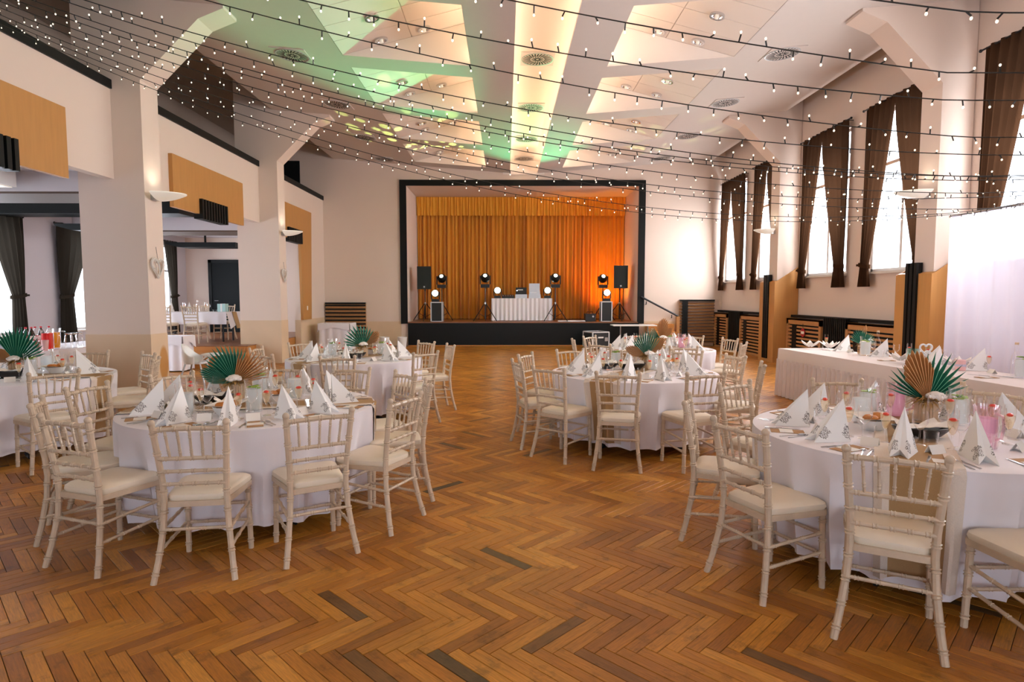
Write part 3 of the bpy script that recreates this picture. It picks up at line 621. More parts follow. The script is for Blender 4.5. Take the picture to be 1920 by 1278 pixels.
def seat_poly(w0, w1, y0, y1, r, n=5):
    P = []; cs = [(w1/2-r, y1-r, 0), (-w1/2+r, y1-r, PI/2), (-w0/2+r, y0+r, PI), (w0/2-r, y0+r, 1.5*PI)]
    for cx, cy, a0 in cs:
        for i in range(n+1): a = a0+PI/2*i/n; P.append((cx+r*math.cos(a), cy+r*math.sin(a)))
    return P
cpart('seat_frame', MB().prism(seat_poly(.335, .41, -.2, .21, .035), 'z', .415, .447), 'chair')
cu = MB(); base = seat_poly(.325, .405, -.185, .21, .05, 6); lv = [(.99, .447), (1.02, .46), (1.0, .478), (.9, .492), (.7, .499), (.35, .502)]
Vc = [(x*k, .012+(y-.012)*k, z) for k, z in lv for x, y in base]; nb = len(base)
cu.add(Vc, [(i*nb+j, i*nb+(j+1) % nb, (i+1)*nb+(j+1) % nb, (i+1)*nb+j) for i in range(len(lv)-1) for j in range(nb)]+[tuple((len(lv)-1)*nb+j for j in range(nb))]); cpart('cushion', cu, 'cushion')
for z in (.2, .31): 
    for s in (-1, 1): cpart('stretcher', bamboo(MB(), [(s*.186, -.214, z-.02), (s*.182, .187, z)], .0095, .09, 6), 'chair')
for z in (.19, .3): cpart('stretcher', bamboo(MB(), [(-.18, .188, z), (.18, .188, z)], .0095, .08, 6), 'chair')
cpart('stretcher', bamboo(MB(), [(-.176, -.204, .29), (.176, -.204, .29)], .0095, .08, 6), 'chair')
SIMPLE = [c for c in CH if c[0] != 'stretcher']
def chair(x, y, face, group, z=0):
    t = thing('banquet_chair', '', 'chair', (x, y, z), face-PI/2, group)
    for nme, me in CH: ob(nme, me, t)
    return t

# ------------------------------------------------------------------ round tables, cloths, runners
TZ, TR = .765, .9
TABLES = {  # centre, chairs (bearing of the chair from the centre in degrees, extra turn), runner bearing, name
 'A': ((-1.93, 4.67), [(-152, 0), (-118, 8), (-82, 0), (-50, -9), (-20, -3), (9.5, 4), (40, -3), (70, 3), (101, -3), (141, 8), (177, -6)], 192, 'front left table', 3),
 'B': ((-2.05, 8.35), [(-86, 6), (-35, -8), (17, 4), (52, -6), (92, 0), (140, 6), (-177, -5), (-131, 5)], -124, 'middle left table', 8),
 'C': ((-5.15, 6.45), [(-40, 4), (93, 0), (55, -5), (14, 6), (-85, 0), (135, 0), (-130, 0)], 2, 'leftmost table', 5),
 'D': ((1.42, 6.75), [(-170, 4), (153, 0), (-141, 8), (-109, 6), (-72, -4), (117, -5), (-24, 6), (17, -4), (47, 5), (82, 0)], -122, 'middle right table', 13),
 'E': ((2.4, 9.7), [(179, 0), (134, 6), (92, 0), (49, -5), (13, 4), (-33, 0), (-88, 0), (-142, 4)], 40, 'rear right table', 21),
 'F': ((2.5, 3.72), [(164, -5), (-160, 2), (-127, 6), (-95, 4), (119, 4), (78, 6), (34, -4), (0, 0), (-40, 0)], -121, 'front right table', 34)}
def fold(th, t, sd):
    a = (1-2*abs(math.sin(11*th+sd+.5*math.sin(3*th+sd)))**.7)*.75+math.sin(7*th+2.1*sd)*.3+math.sin(31*th+sd*.7)*.15
    return TR+.012-t*.085+a*.066*min(1, t*1.7)
def cloth(cx, cy, sd, zb, label):
    n, k = 150, 12; V = [(0, 0, TZ)]; F = []
    for r in (.45, .8, TR-.01, TR+.004): V += [(r*math.cos(2*PI*j/n), r*math.sin(2*PI*j/n), TZ-(.004 if r > TR else 0)) for j in range(n)]
    for i in range(1, k+1):
        t = i/k
        for j in range(n):
            th = 2*PI*j/n; r = fold(th, t, sd); V.append((r*math.cos(th), r*math.sin(th), TZ-.012+(zb-TZ+.012)*t+.012*math.sin(5*th+sd)*t))
    F += [(0, 1+j, 1+(j+1) % n) for j in range(n)]
    for i in range(3+k): F += [(1+i*n+j, 1+i*n+(j+1) % n, 1+(i+1)*n+(j+1) % n, 1+(i+1)*n+j) for j in range(n)]
    o = MB().add(V, F).build('tablecloth', 'cloth', None, True); o.location = (cx, cy, 0); return tag(o, label, 'tablecloth', 'white round tablecloths')
def runner(cx, cy, bear, sd, label):
    t = thing('table_runner', label, 'table runner', (cx, cy, 0), 0, 'burlap table runners'); a0 = math.radians(bear); d = Vector((math.cos(a0), math.sin(a0), 0)); w = Vector((-d.y, d.x, 0)); drop = .62
    def pt(s, o, lift=0):                          # s along the runner, o across
        e = math.sqrt(TR*TR-o*o)+.004
        if abs(s) <= e: p = d*s+w*o; return (p.x, p.y, TZ+.004+lift)
        k = min(1, (abs(s)-e)/(TZ-.1)); sg = 1 if s > 0 else -1; p = d*(sg*e)+w*o; th = math.atan2(p.y, p.x); r = fold(th, k, sd)+.008+lift
        return (r*math.cos(th), r*math.sin(th), TZ-(abs(s)-e))
    L = TR+drop
    def fn(o0, o1, lift): return lambda a, b: pt(-L+2*L*b, o0+(o1-o0)*a, lift)
    MB().grid(fn(-.15, .15, 0), 12, 90).build('burlap', 'burlap', t, True, False)
    for s in (-1, 1): MB().grid(fn(min(s*.12, s*.19), max(s*.12, s*.19), .003), 5, 90).build('lace_edge', 'lace', t, True, False)
def table(cx, cy, label):
    t = thing('round_table', label, 'table', (cx, cy, 0), 0, 'round tables under white cloths')
    MB().lathe([(TR-.02, TZ-.04), (TR-.01, TZ-.012)], 48).build('tabletop', 'oak_step', t)
    for k in range(4):
        a = PI/4+k*PI/2; x, y = .55*math.cos(a), .55*math.sin(a); MB().tube([(x, y, .02), (x, y, TZ-.04)], .02).tube([(x-.12*math.cos(a), y-.12*math.sin(a), .015), (x+.1*math.cos(a), y+.1*math.sin(a), .015)], .015, 6).build('leg', 'metal_black', t)
ALLCH = {}
for kx, ((cx, cy), chs, rb, nm, sd) in TABLES.items():
    table(cx, cy, 'round table hidden under the white cloth of the '+nm)
    cloth(cx, cy, sd, .1, 'floor length white cloth on the '+nm)
    runner(cx, cy, rb, sd, 'burlap runner with lace edges across the '+nm)
    near, far = [], []
    for a, tw in chs:
        th = math.radians(a); r = 1.072; x, y = cx+r*math.cos(th), cy+r*math.sin(th)
        c = chair(x, y, th+PI+math.radians(tw), 'spindle chairs around the round tables'); (near if math.sin(th) < .05 else far).append(c)
    rank(near, 'pale wooden spindle chair, # on near side of the '+nm); rank(far, 'pale wooden spindle chair, # on far side of the '+nm)

# ------------------------------------------------------------------ tableware prototypes (meshes)
G = {}
def cone():
    a = (0, .075, .255); L1, R1 = (-.075, .075, 0), (.075, .075, 0); L2, R2 = (-.045, -.15, .0), (.045, -.15, .0); M = (0, -.06, .0); m = MB()
    m.add([a, L1, L2, M, R2, R1, (0, -.1, .04)], [(0, 1, 2), (0, 2, 6), (0, 6, 4), (0, 4, 5), (2, 3, 6), (3, 4, 6), (0, 5, 1)]); return m.mesh('napkin', 'napkin', fix=True)
G['napkin'] = cone()
def flute(): return MB().lathe([(.032, 0), (.03, .004), (.006, .012), (.004, .05), (.004, .075), (.016, .1), (.026, .14), (.028, .19), (.026, .225)], 14, cap=(True, False)).mesh('glass', 'glass', True)
G['flute'] = flute(); G['flute_drink'] = MB().lathe([(.004, .085), (.015, .1), (.0245, .14), (.0255, .165)], 12).mesh('drink', 'drink', True)
G['berry'] = MB().sphere((0, 0, .168), .02, 8, 5, sq=(1, .8, .55)).mesh('strawberry', 'red_fruit', True)
G['wine'] = MB().lathe([(.036, 0), (.033, .004), (.006, .012), (.004, .04), (.004, .085), (.02, .098), (.038, .125), (.041, .155), (.036, .195)], 16, cap=(True, False)).mesh('glass', 'glass', True)
G['tumbler'] = MB().lathe([(.03, 0), (.032, .004), (.037, .1)], 16, cap=(True, False)).mesh('tumbler', 'glass', True)
def jug(gm):
    m = MB().lathe([(.058, 0), (.06, .006), (.062, .1), (.06, .2), (.066, .235)], 18, cap=(True, False)); return m.mesh('body', gm, True)
def jug_handle(gm): return MB().tube([(.06, 0, .2), (.105, 0, .19), (.112, 0, .13), (.1, 0, .07), (.06, 0, .05)], .008, 7).mesh('handle', gm, True)
for k, gm in (('', 'glass'), ('_pink', 'glass_pink'), ('_green', 'glass_green')): G['jug'+k] = jug(gm); G['jugh'+k] = jug_handle(gm)
G['water'] = MB().lathe([(.05, .012), (.055, .1), (.053, .165)], 16).mesh('water', 'water', True)
G['water_pink'] = MB().lathe([(.05, .012), (.055, .1), (.053, .165)], 16).mesh('water', 'pink_water', True)
def limes():
    m = MB(); rd = random.Random(2)
    for k in range(6): a = k*1.05; m.lathe([(.02, 0), (.02, .006)], 10, (.028*math.cos(a), .028*math.sin(a), .166+.004*k))
    for k in range(7): m.sphere((rd.uniform(-.035, .035), rd.uniform(-.035, .035), .185), .014, 6, 4, 1, (1, .7, .3))
    return m.mesh('lime_slices', ['lime', 'mint'])
G['limes'] = limes()
G['bottle'] = MB().lathe([(.036, 0), (.038, .01), (.038, .16), (.03, .19), (.014, .215), (.013, .27), (.016, .272), (.016, .285)], 16).mesh('body', 'glass', True); G['cork'] = MB().lathe([(.015, .285), (.016, .305)], 10).mesh('cap', 'vase_wood')
G['bowl'] = MB().lathe([(.05, 0), (.075, .03), (.095, .07), (.09, .07), (.07, .035)], 18, cap=(True, False)).mesh('bowl', 'white_plastic', True)
def loaf():
    m = MB(); rd = random.Random(4)
    for k in range(6): m.sphere((rd.uniform(-.04, .04), rd.uniform(-.04, .04), .07+rd.uniform(0, .02)), .034, 8, 5, 0, (1.2, .8, .7))
    return m.mesh('bread_rolls', 'bread', True)
G['bread'] = loaf()
G['cloth_fold'] = MB().add([(-.11, -.1, .085), (.12, -.09, .08), (.1, .1, .1), (-.1, .11, .095), (0, 0, .05)], [(0, 1, 4), (1, 2, 4), (2, 3, 4), (3, 0, 4)]).mesh('napkin_lining', 'paper')
def dish():
    m = MB().lathe([(.05, .012), (.075, .02), (.1, .05), (.108, .072), (.104, .074), (.093, .05), (.07, .026)], 24, cap=(True, True)); m.v = [(x*1.55, y*.95, z+.25*max(0, abs(x)-.07)) for x, y, z in m.v]; return m.mesh('dish', 'dark_dish', True)
G['dish'] = dish(); G['dish_base'] = MB().box(-.1, .1, -.06, .06, 0, .012).mesh('stand', 'glass'); G['dish_lining'] = MB().grid(lambda a, b: ((a-.5)*.26, (b-.5)*.15, .05+.06*abs(a-.5)+.03*math.sin(5*b+3*a)**2), 8, 6).mesh('paper_lining', 'paper', True, False)
G['menu'] = MB().box(-.05, .05, -.095, .095, 0, .004).mesh('card', 'kraft'); G['menu_band'] = MB().box(-.052, .052, -.045, .03, .004, .006).mesh('paper_band', 'paper')
G['card'] = MB().prism([(-.028, 0), (0, .048), (.028, 0), (.026, 0), (0, .044), (-.026, 0)], 'x', -.045, .045).mesh('place_card', 'paper')
def fork():
    m = MB().box(-.004, .004, -.09, .035, .001, .004).box(-.011, .011, .035, .05, .001, .004)
    for k in range(4): m.box(-.011+k*.0064, -.011+k*.0064+.003, .05, .095, .001, .004)
    return m.mesh('fork', 'steel')
def knife(): return MB().box(-.005, .005, -.1, .0, .001, .007).add([(-.005, 0, .002), (.009, 0, .002), (.011, .09, .002), (-.005, .11, .002), (-.005, 0, .004), (.009, 0, .004), (.011, .09, .004), (-.005, .11, .004)], [(0,1,2,3),(4,5,6,7),(0,1,5,4),(1,2,6,5),(2,3,7,6),(3,0,4,7)]).mesh('knife', 'steel')
def spoon(): return MB().box(-.004, .004, -.09, .05, .001, .004).sphere((0, .07, .005), .02, 10, 5, 0, (.85, 1.35, .25)).mesh('spoon', 'steel')
G['fork'], G['knife'], G['spoon'] = fork(), knife(), spoon()
G['shaker'] = MB().lathe([(.02, 0), (.022, .01), (.014, .045), (.012, .06)], 10).mesh('jar', 'glass', True); G['shaker_cap'] = MB().lathe([(.014, .06), (.014, .072), (.006, .08)], 10).mesh('cap', 'steel', True)
G['dessert'] = MB().lathe([(.04, 0), (.05, .03), (.06, .06)], 12, cap=(True, False)).mesh('bowl', 'glass', False)
def petals():
    m = MB()
    for k in range(6):
        a = k*PI/3; c, s = math.cos(a), math.sin(a)
        m.grid(lambda u, v: ((.012+.085*v)*c-(u-.5)*.06*math.sin(PI*min(1, v*.9+.08))*s, (.012+.085*v)*s+(u-.5)*.06*math.sin(PI*min(1, v*.9+.08))*c, .03+.06*v-.05*(u-.5)**2), 4, 6)
    return m.mesh('petals', 'white_flower', True, False)
G['petals'] = petals()
PARTS = {'flute': [('glass', 'flute'), ('drink', 'flute_drink'), ('strawberry', 'berry')], 'wine': [('glass', 'wine')], 'jug': [('body', 'jug'), ('handle', 'jugh'), ('water', 'water'), ('lime_slices', 'limes')],
 'jug_plain': [('body', 'jug'), ('handle', 'jugh'), ('water', 'water')], 'jug_pink': [('body', 'jug_pink'), ('handle', 'jugh_pink'), ('water', 'water_pink')], 'bottle': [('body', 'bottle'), ('cap', 'cork')],
 'bread': [('bowl', 'bowl'), ('napkin_lining', 'cloth_fold'), ('bread_rolls', 'bread')], 'dish': [('dish', 'dish'), ('stand', 'dish_base'), ('paper_lining', 'dish_lining')], 'menu': [('card', 'menu'), ('paper_band', 'menu_band')],
 'shaker': [('jar', 'shaker'), ('cap', 'shaker_cap')]}
NAMES = {'flute': 'champagne_flute', 'wine': 'wine_glass', 'jug': 'water_jug', 'jug_plain': 'water_jug', 'jug_pink': 'water_jug', 'bottle': 'glass_bottle', 'bread': 'bread_bowl', 'dish': 'serving_dish', 'menu': 'menu_card', 'shaker': 'salt_shaker',
 'napkin': 'napkin', 'tumbler': 'tumbler', 'card': 'place_card', 'fork': 'fork', 'knife': 'knife', 'spoon': 'spoon', 'dessert': 'dessert_bowl', 'petals': 'paper_flower'}
CATS = {'flute': 'glass', 'wine': 'glass', 'jug': 'jug', 'jug_plain': 'jug', 'jug_pink': 'jug', 'bottle': 'bottle', 'bread': 'bowl', 'dish': 'dish', 'menu': 'card', 'shaker': 'shaker', 'napkin': 'napkin', 'tumbler': 'glass', 'card': 'card', 'fork': 'fork', 'knife': 'knife', 'spoon': 'spoon', 'dessert': 'bowl', 'petals': 'flower'}
DESC = {'flute': 'champagne flute with strawberry', 'wine': 'empty stemmed wine glass', 'jug': 'glass jug with lime and mint', 'jug_plain': 'clear water jug', 'jug_pink': 'pink glass water jug', 'bottle': 'clear glass bottle with cap', 'bread': 'white bowl of bread rolls', 'dish': 'black curved serving dish', 'menu': 'kraft menu card', 'shaker': 'small salt shaker', 'napkin': 'white printed napkin cone', 'tumbler': 'clear glass tumbler', 'card': 'white folded place card', 'fork': 'steel fork', 'knife': 'steel knife', 'spoon': 'steel spoon', 'dessert': 'cut glass dessert bowl', 'petals': 'white paper flower'}
GRP = {'flute': 'champagne flutes', 'wine': 'wine glasses', 'jug': 'jugs with lime', 'jug_plain': 'water jugs', 'jug_pink': 'pink jugs', 'bottle': 'glass bottles', 'bread': 'bread bowls', 'dish': 'serving dishes', 'menu': 'menu cards', 'shaker': 'salt shakers', 'napkin': 'folded napkins', 'tumbler': 'tumblers', 'card': 'place cards', 'fork': 'forks', 'knife': 'knives', 'spoon': 'spoons', 'dessert': 'dessert bowls', 'petals': 'paper flowers'}
REG = {}
RAD = {'flute': .036, 'wine': .044, 'tumbler': .042, 'jug': .09, 'jug_plain': .09, 'jug_pink': .09, 'bottle': .044, 'bread': .12, 'dish': .15, 'dessert': .068, 'petals': .09, 'shaker': .026, 'card': .05, 'napkin': .1}
CROWD = []                                         # (object, radius, movable, table centre)
def relax(items, inside, n=160):                   # nudge neighbours apart until they stand clear of one another
    P = [Vector((o.location.x, o.location.y)) for o, _, _ in items]
    for _ in range(n):
        for i in range(len(P)):
            for k in range(i):
                d = P[i]-P[k]; l = d.length or 1e-4; g = items[i][1]+items[k][1]+.004-l
                if g > 0:
                    d = d/l if l > 1e-3 else Vector((1, 0)); a, b = items[i][2], items[k][2]
                    if a+b > 0: P[i] += d*(g*a/(a+b)*.6); P[k] -= d*(g*b/(a+b)*.6)
        P = [inside(p, it[1]) if it[2] > 0 else p for p, it in zip(P, items)]
    for p, it in zip(P, items): it[0].location.x, it[0].location.y = p.x, p.y
def put(kind, x, y, rz, key, z=TZ+.0005, sc=1):
    if kind in PARTS:
        t = thing(NAMES[kind], '', CATS[kind], (x, y, z), rz, GRP[kind])
        for nme, gk in PARTS[kind]: ob(nme, G[gk], t)
    else: t = tag(ob(NAMES[kind], G[kind], None, (x, y, z), rz), '', CATS[kind], GRP[kind])
    if sc != 1: t.scale = (sc,)*3
    REG.setdefault((kind, key), []).append(t)
    if kind in RAD: CROWD.append((t, RAD[kind]*sc, .12 if kind == 'napkin' else (.5 if kind in ('bread', 'dish') or 'jug' in kind else 1)))
    return t
R3 = random.Random(11)
for kx, ((cx, cy), chs, rb, nm, sd) in TABLES.items():
    for a, tw in chs:
        th = math.radians(a); d = Vector((math.cos(th), math.sin(th))); w = Vector((-d.y, d.x)); side = 'near' if math.sin(th) < .05 else 'far'; key = '%s side of the %s' % (side, nm); rz = th+PI/2
        def at(r, o): p = Vector((cx, cy))+d*r+w*o; return p.x, p.y
        j = lambda s: R3.uniform(-s, s)
        if proj((cx+d.x*.7, cy+d.y*.7, .8))[0] > 2000 or proj((cx+d.x*.7, cy+d.y*.7, .8))[0] < -80: continue
        put('napkin', *at(.64, j(.03)), rz+j(.35), key, sc=.93+j(.04)); put('menu', *at(.73, .2+j(.015)), rz+j(.25), key)
        put('flute', *at(.47, -.06+j(.03)), j(3), key); put('wine', *at(.43, .03+j(.03)), j(3), key); put('tumbler', *at(.5, .13+j(.03)), j(3), key); put('card', *at(.52, -.16+j(.03)), rz+j(.3), key)
        if kx in 'ADF' or (kx == 'B' and side == 'near'):
            put('fork', *at(.75, -.13), rz+j(.08), key); put('knife', *at(.75, .125), rz+j(.06), key)
        if kx in 'AF': put('spoon', *at(.77, -.165), rz+j(.1), key)
# shared things in the middle of each table, from where they stand in the photograph
MID = {'A': [('jug_plain', 340, 780), ('jug', 468, 772), ('jug', 492, 742), ('jug_plain', 553, 748), ('bread', 428, 778), ('bread', 523, 754), ('shaker', 396, 776), ('shaker', 408, 777), ('dish', 385, 758), ('dessert', 305, 776), ('dessert', 322, 772), ('dessert', 600, 764), ('petals', 415, 762), ('dessert', 505, 768)],
 'D': [('dish', 1128, 690), ('dish', 1165, 690), ('jug', 1148, 682), ('jug', 1258, 684), ('jug_plain', 1224, 692), ('bread', 1250, 690), ('dessert', 1115, 688), ('petals', 1187, 688), ('bottle', 1236, 678), ('dessert', 1275, 694)],
 'F': [('jug', 1625, 775), ('jug_pink', 1665, 768), ('jug_pink', 1846, 838), ('bottle', 1808, 806), ('jug', 1786, 792), ('dish', 1712, 820), ('bread', 1648, 808), ('dessert', 1530, 800), ('dessert', 1556, 786), ('jug_plain', 1600, 790), ('dessert', 1700, 840), ('petals', 1770, 786)],
 'B': [('jug', 612, 664), ('jug_plain', 632, 660), ('dish', 663, 672), ('jug', 718, 664), ('bread', 700, 662), ('petals', 672, 668)],
 'C': [('jug', 70, 702), ('jug_plain', 90, 694), ('dish', 22, 708), ('bread', 95, 700), ('bottle', 76, 688)],
 'E': [('jug_pink', 1277, 652), ('jug', 1262, 650), ('dish', 1190, 652), ('bottle', 1222, 650), ('dessert', 1205, 656)]}
for kx, L in MID.items():
    (cx, cy), _, _, nm, _ = TABLES[kx]
    for kd, u, v in L:
        p = pix(u, v, Z=TZ); q = Vector((p.x-cx, p.y-cy)); 
        if q.length > .5: q *= .5/q.length
        put(kd, cx+q.x, cy+q.y, R3.uniform(0, 6) if 'jug' in kd else R3.uniform(-.3, .3), 'middle of the '+nm)
for k in range(3): put('spoon', -1.97+.03*k, 3.88+.02*k, .6-.5*k, 'near rim of the front left table', z=TZ+.002+.006*k)

# ------------------------------------------------------------------ centrepieces
def fan(R, n, spread, a0, fold_=.022, m='green_leaf', w0=.9, tip=.35, spade=False):
    """pleated palm fan: n folded blades with a pale ridge each"""
    b = MB(); f = lambda r, an, y: (r*math.sin(an), y, r*math.cos(an))
    for k in range(n):
        e = abs((k+.5)/n-.5)*2; a = a0+spread*((k+.5)/n-.5); dl = spread/n*.5*(.98 if spade else .74)
        r2 = R*((1-.42*e**1.4) if spade else (1-.16*e)); r1 = r2*(.9 if spade else 1-tip); rm = r1*.55
        da = spread/n*.5*.97; y = fold_
        b.add([(0, 0, 0), f(rm, a-da, y*.6), f(rm, a, -y*.6), f(rm, a+da, y*.6), f(r1, a-dl, y), f(r1, a, -y*.7), f(r1, a+dl, y), f(r2, a, 0)],
              [(0, 1, 2), (0, 2, 3), (1, 4, 5, 2), (2, 5, 6, 3), (4, 7, 5), (5, 7, 6)])
        q = dl*.2; b.add([(0, -.002, 0), f(rm, a-q, -y*.6-.002), f(rm, a+q, -y*.6-.002), f(r1, a-q, -y*.7-.002), f(r1, a+q, -y*.7-.002), f(r2, a, -.002)], [(0, 1, 2), (1, 3, 4, 2), (3, 5, 4)], 1)
    return b.mesh('palm_leaf', [m, m+'_ridge'], False, False)
def ruff():
    b = MB(); rd = random.Random(5)
    for k in range(90):
        a = rd.uniform(0, 2*PI); r = rd.uniform(.09, .16); dz = rd.uniform(-.05, .05); c, s = math.cos(a), math.sin(a); w = .008
        b.add([(c*.03-s*w, s*.03+c*w, .0), (c*.03+s*w, s*.03-c*w, .0), (c*r*.6+s*w, s*r*.6-c*w, .02+dz*.6), (c*r*.6-s*w, s*r*.6+c*w, .02+dz*.6), (c*r, s*r, dz)], [(0, 1, 2, 3), (3, 2, 4)])
    return b.mesh('dry_grass', 'gold_grass', False, False)
RUFF = ruff(); vb = MB().lathe([(.055, 0), (.058, .005), (.056, .125), (.045, .128)], 16).mesh('vase', 'vase_wood')
vr = MB()
for k in range(18): a = 2*PI*k/18; vr.box(.058*math.cos(a)-.008, .058*math.cos(a)+.008, .058*math.sin(a)-.008, .058*math.sin(a)+.008, .002, .124)
vr = vr.mesh('ribs', 'vase_wood')
fl_ = MB(); rd = random.Random(9)
for k in range(16): a = k*2.4; r = .012*math.sqrt(k); fl_.sphere((r*math.cos(a), r*math.sin(a), .02-.0015*k), .024, 7, 5, 0, (1, 1, .7))
fl_ = fl_.mesh('flower', 'white_flower', True)
def centrepiece(x, y, label, fans, sc=1, z=TZ+.0045):
    t = thing('palm_centrepiece', label, 'flowers', (x, y, z), 0, 'palm leaf centrepieces'); t.scale = (sc,)*3; CROWD.append((t, .085, 0))
    ob('vase', vb, t); ob('ribs', vr, t); o = ob('dry_grass', RUFF, t, (0, 0, .135)); ob('flower', fl_, t, (.02, -.06, .17))
    for (R, n, sp, a0, m, tip, yy, lean) in fans:
        o = ob('palm_leaf', fan(R, n, sp, a0, .016, m, .95, tip, tip <= .1 or (m == o_ and tip <= .2)), t, (0, yy, .13)); o.rotation_euler = (lean, 0, 0)
g_, o_ = 'green_leaf', 'gold_leaf'
CP = {'A': (442, 748, 'green fan palm and tan fan palm centrepiece on the front left table', [(.34, 15, 1.7, -.45, g_, .3, .02, .1), (.35, 12, 1.3, .8, o_, .36, -.03, -.05), (.3, 12, .75, -1.2, g_, .1, -.05, -.2)]),
 'B': (681, 668, 'green fan centrepiece with bronze leaf on the middle left table', [(.33, 13, 2.2, -.45, g_, .25, .0, 0), (.31, 12, .9, .8, o_, .1, .03, .1)]),
 'C': (32, 702, 'dark green palm centrepiece on the leftmost table', [(.4, 16, 2.0, .35, g_, .25, .0, .1), (.3, 12, .9, -1.15, o_, .1, -.02, -.1)]),
 'D': (1212, 690, 'green fan between two bronze leaves on the middle right table', [(.31, 13, 1.5, -.05, g_, .25, .0, 0), (.31, 12, .75, .75, o_, .12, .02, .1), (.28, 12, .8, -1.15, o_, .1, -.02, -.1)]),
 'E': (1239, 652, 'upright bronze palm with green spears on the rear right table', [(.36, 12, 1.0, .15, o_, .2, .0, 0), (.3, 9, .9, -.95, g_, .35, .02, 0), (.27, 10, .7, .75, o_, .1, -.02, 0)]),
 'F': (1744, 783, 'bronze leaf and dark green spear palm centrepiece on the front right table', [(.36, 11, 1.7, .45, g_, .42, .0, 0), (.37, 11, .95, -.35, o_, .12, -.02, 0), (.32, 7, .9, -.85, g_, .4, .02, 0)])}
for kx, (u, v, lb, fs) in CP.items():
    (cx, cy) = TABLES[kx][0]; p = pix(u, v, Z=TZ); q = Vector((p.x-cx, p.y-cy)); q = q*min(1, .45/max(q.length, .01)); centrepiece(cx+q.x, cy+q.y, lb, fs)

for kx, ((cx, cy), *_r) in TABLES.items():
    c = Vector((cx, cy)); L = [q for q in CROWD if (Vector((q[0].location.x, q[0].location.y))-c).length < TR]
    def inside(p, r):
        d = p-c; m_ = (.66 if r == .1 else .8)-(0 if r > .09 else r); m_ = min(m_, TR-.12)
        return c+d*(m_/d.length) if d.length > m_ else p
    relax(L, inside)
CROWD = []
# ------------------------------------------------------------------ head table and sheer backdrop
GA = Vector((4.43, 9.8)); GB = Vector((4.83, 4.6)); gd = (GB-GA).normalized(); gw_ = Vector((-gd.y, gd.x)) ; GLn = (GB-GA).length
grz = math.atan2(gd.y, gd.x)
ht = thing('head_table', 'long head table under white cloth and pleated skirt', 'table', (GA.x, GA.y, 0), grz); GW = .78
MB().box(.02, GLn, .02, GW-.02, .72, .755).build('tabletop', 'oak_step', ht)
for a in (.1, GLn*.5, GLn-.1):
    for b in (.08, GW-.08): MB().tube([(a, b, 0), (a, b, .72)], .02).build('leg', 'metal_black', ht)
tc = thing('tablecloth', 'white cloth over the long head table', 'tablecloth', (GA.x, GA.y, 0), grz)
def gtop(a, b): return (-.02+(GLn+.04)*a, -.02+(GW+.04)*b, .762)
m = MB().grid(gtop, 30, 4)
m.grid(lambda a, b: (-.02+(GLn+.04)*a, -.022-.012*b-.006*math.sin(a*40)*b, .762-.2*b), 90, 4)
m.grid(lambda a, b: (-.02+(GLn+.04)*a, GW+.022, .762-.2*b), 20, 2)
m.grid(lambda a, b: (-.022-.1*b*math.sin(PI*a)-.02*b, -.03+(GW+.06)*a, .762-.26*b), 12, 4)
m.build('cloth', 'cloth_cream', tc, True, False)
sk = MB(); npl = 46
def skf(a, b):
    k = a*npl; fr_ = k-int(k); y = -.012-.05*(abs(fr_-.2)*1.25 if fr_ > .2 else (1-fr_/.2)); return ((GLn)*a, y-.02*b, .6-.59*b)
sk.grid(skf, npl*6, 6); sk.grid(lambda a, b: (-.01-.012*math.sin(a*60)-.03*b, GW*a, .6-.59*b), 60, 5); sk.grid(lambda a, b: (GLn*a, GW+.005, .6-.59*b), 20, 2)
tag(sk.build('table_skirt', 'cloth_cream', None, True, False), 'box pleated cream skirt around the long head table', 'table skirt').location = (GA.x, GA.y, 0)
bpy.data.objects['table_skirt'].rotation_euler = (0, 0, grz)
bd = thing('backdrop', 'sheer white drape hung as a backdrop behind the head table', 'backdrop', (6.0, 6.7, 0))
MB().grid(lambda a, b: (.035*math.sin(a*2*PI*15)*(.5+.5*b)+.02*math.sin(a*31), -2.4+4.0*a, 2.66-2.64*b), 240, 10).build('drape', 'sheer_white', bd, True, False)
for y in (-2.4, 1.6): MB().tube([(.06, y, 0), (.06, y, 2.68)], .018).build('pole', 'alu', bd); MB().box(-.2, .3, y-.05, y+.05, 0, .012).build('foot', 'alu', bd)
MB().tube([(.0, -2.42, 2.67), (.0, 1.62, 2.67)], .014).build('crossbar', 'alu', bd)
def gpt(u, v): return pix(u, v, Z=.763)
GZ = .7645
def gpc(u, v):
    p = gpt(u, v); r = Vector((p.x, p.y))-GA; a, b = r.dot(gd), r.dot(gw_); a = max(.15, min(GLn-.15, a)); b = max(.12, min(GW-.1, b)); q = GA+gd*a+gw_*b; return Vector((q.x, q.y, p.z))
for kd, u, v in (('petals', 1555, 652), ('petals', 1578, 653), ('tumbler', 1566, 650), ('jug', 1640, 667), ('bottle', 1656, 667), ('napkin', 1672, 668), ('tumbler', 1697, 668), ('wine', 1706, 672), ('wine', 1718, 664), ('napkin', 1775, 688), ('flute', 1800, 680), ('wine', 1808, 684), ('petals', 1838, 690), ('napkin', 1868, 692), ('flute', 1890, 694), ('wine', 1901, 690), ('bottle', 1912, 704), ('jug', 1916, 708), ('dessert', 1792, 676), ('tumbler', 1820, 678), ('napkin', 1618, 658), ('flute', 1690, 664), ('flute', 1730, 676), ('napkin', 1752, 690), ('tumbler', 1762, 686), ('petals', 1690, 680), ('flute', 1572, 651), ('menu', 1662, 676), ('menu', 1850, 708), ('card', 1600, 660), ('card', 1860, 700)):
    p = gpc(u, v); put(kd, p.x, p.y, R3.uniform(-.4, .4)-PI/2, 'long head table', z=GZ, sc=1.5 if kd in ('petals',) else (1.15 if kd in ('jug', 'bottle') else 1))
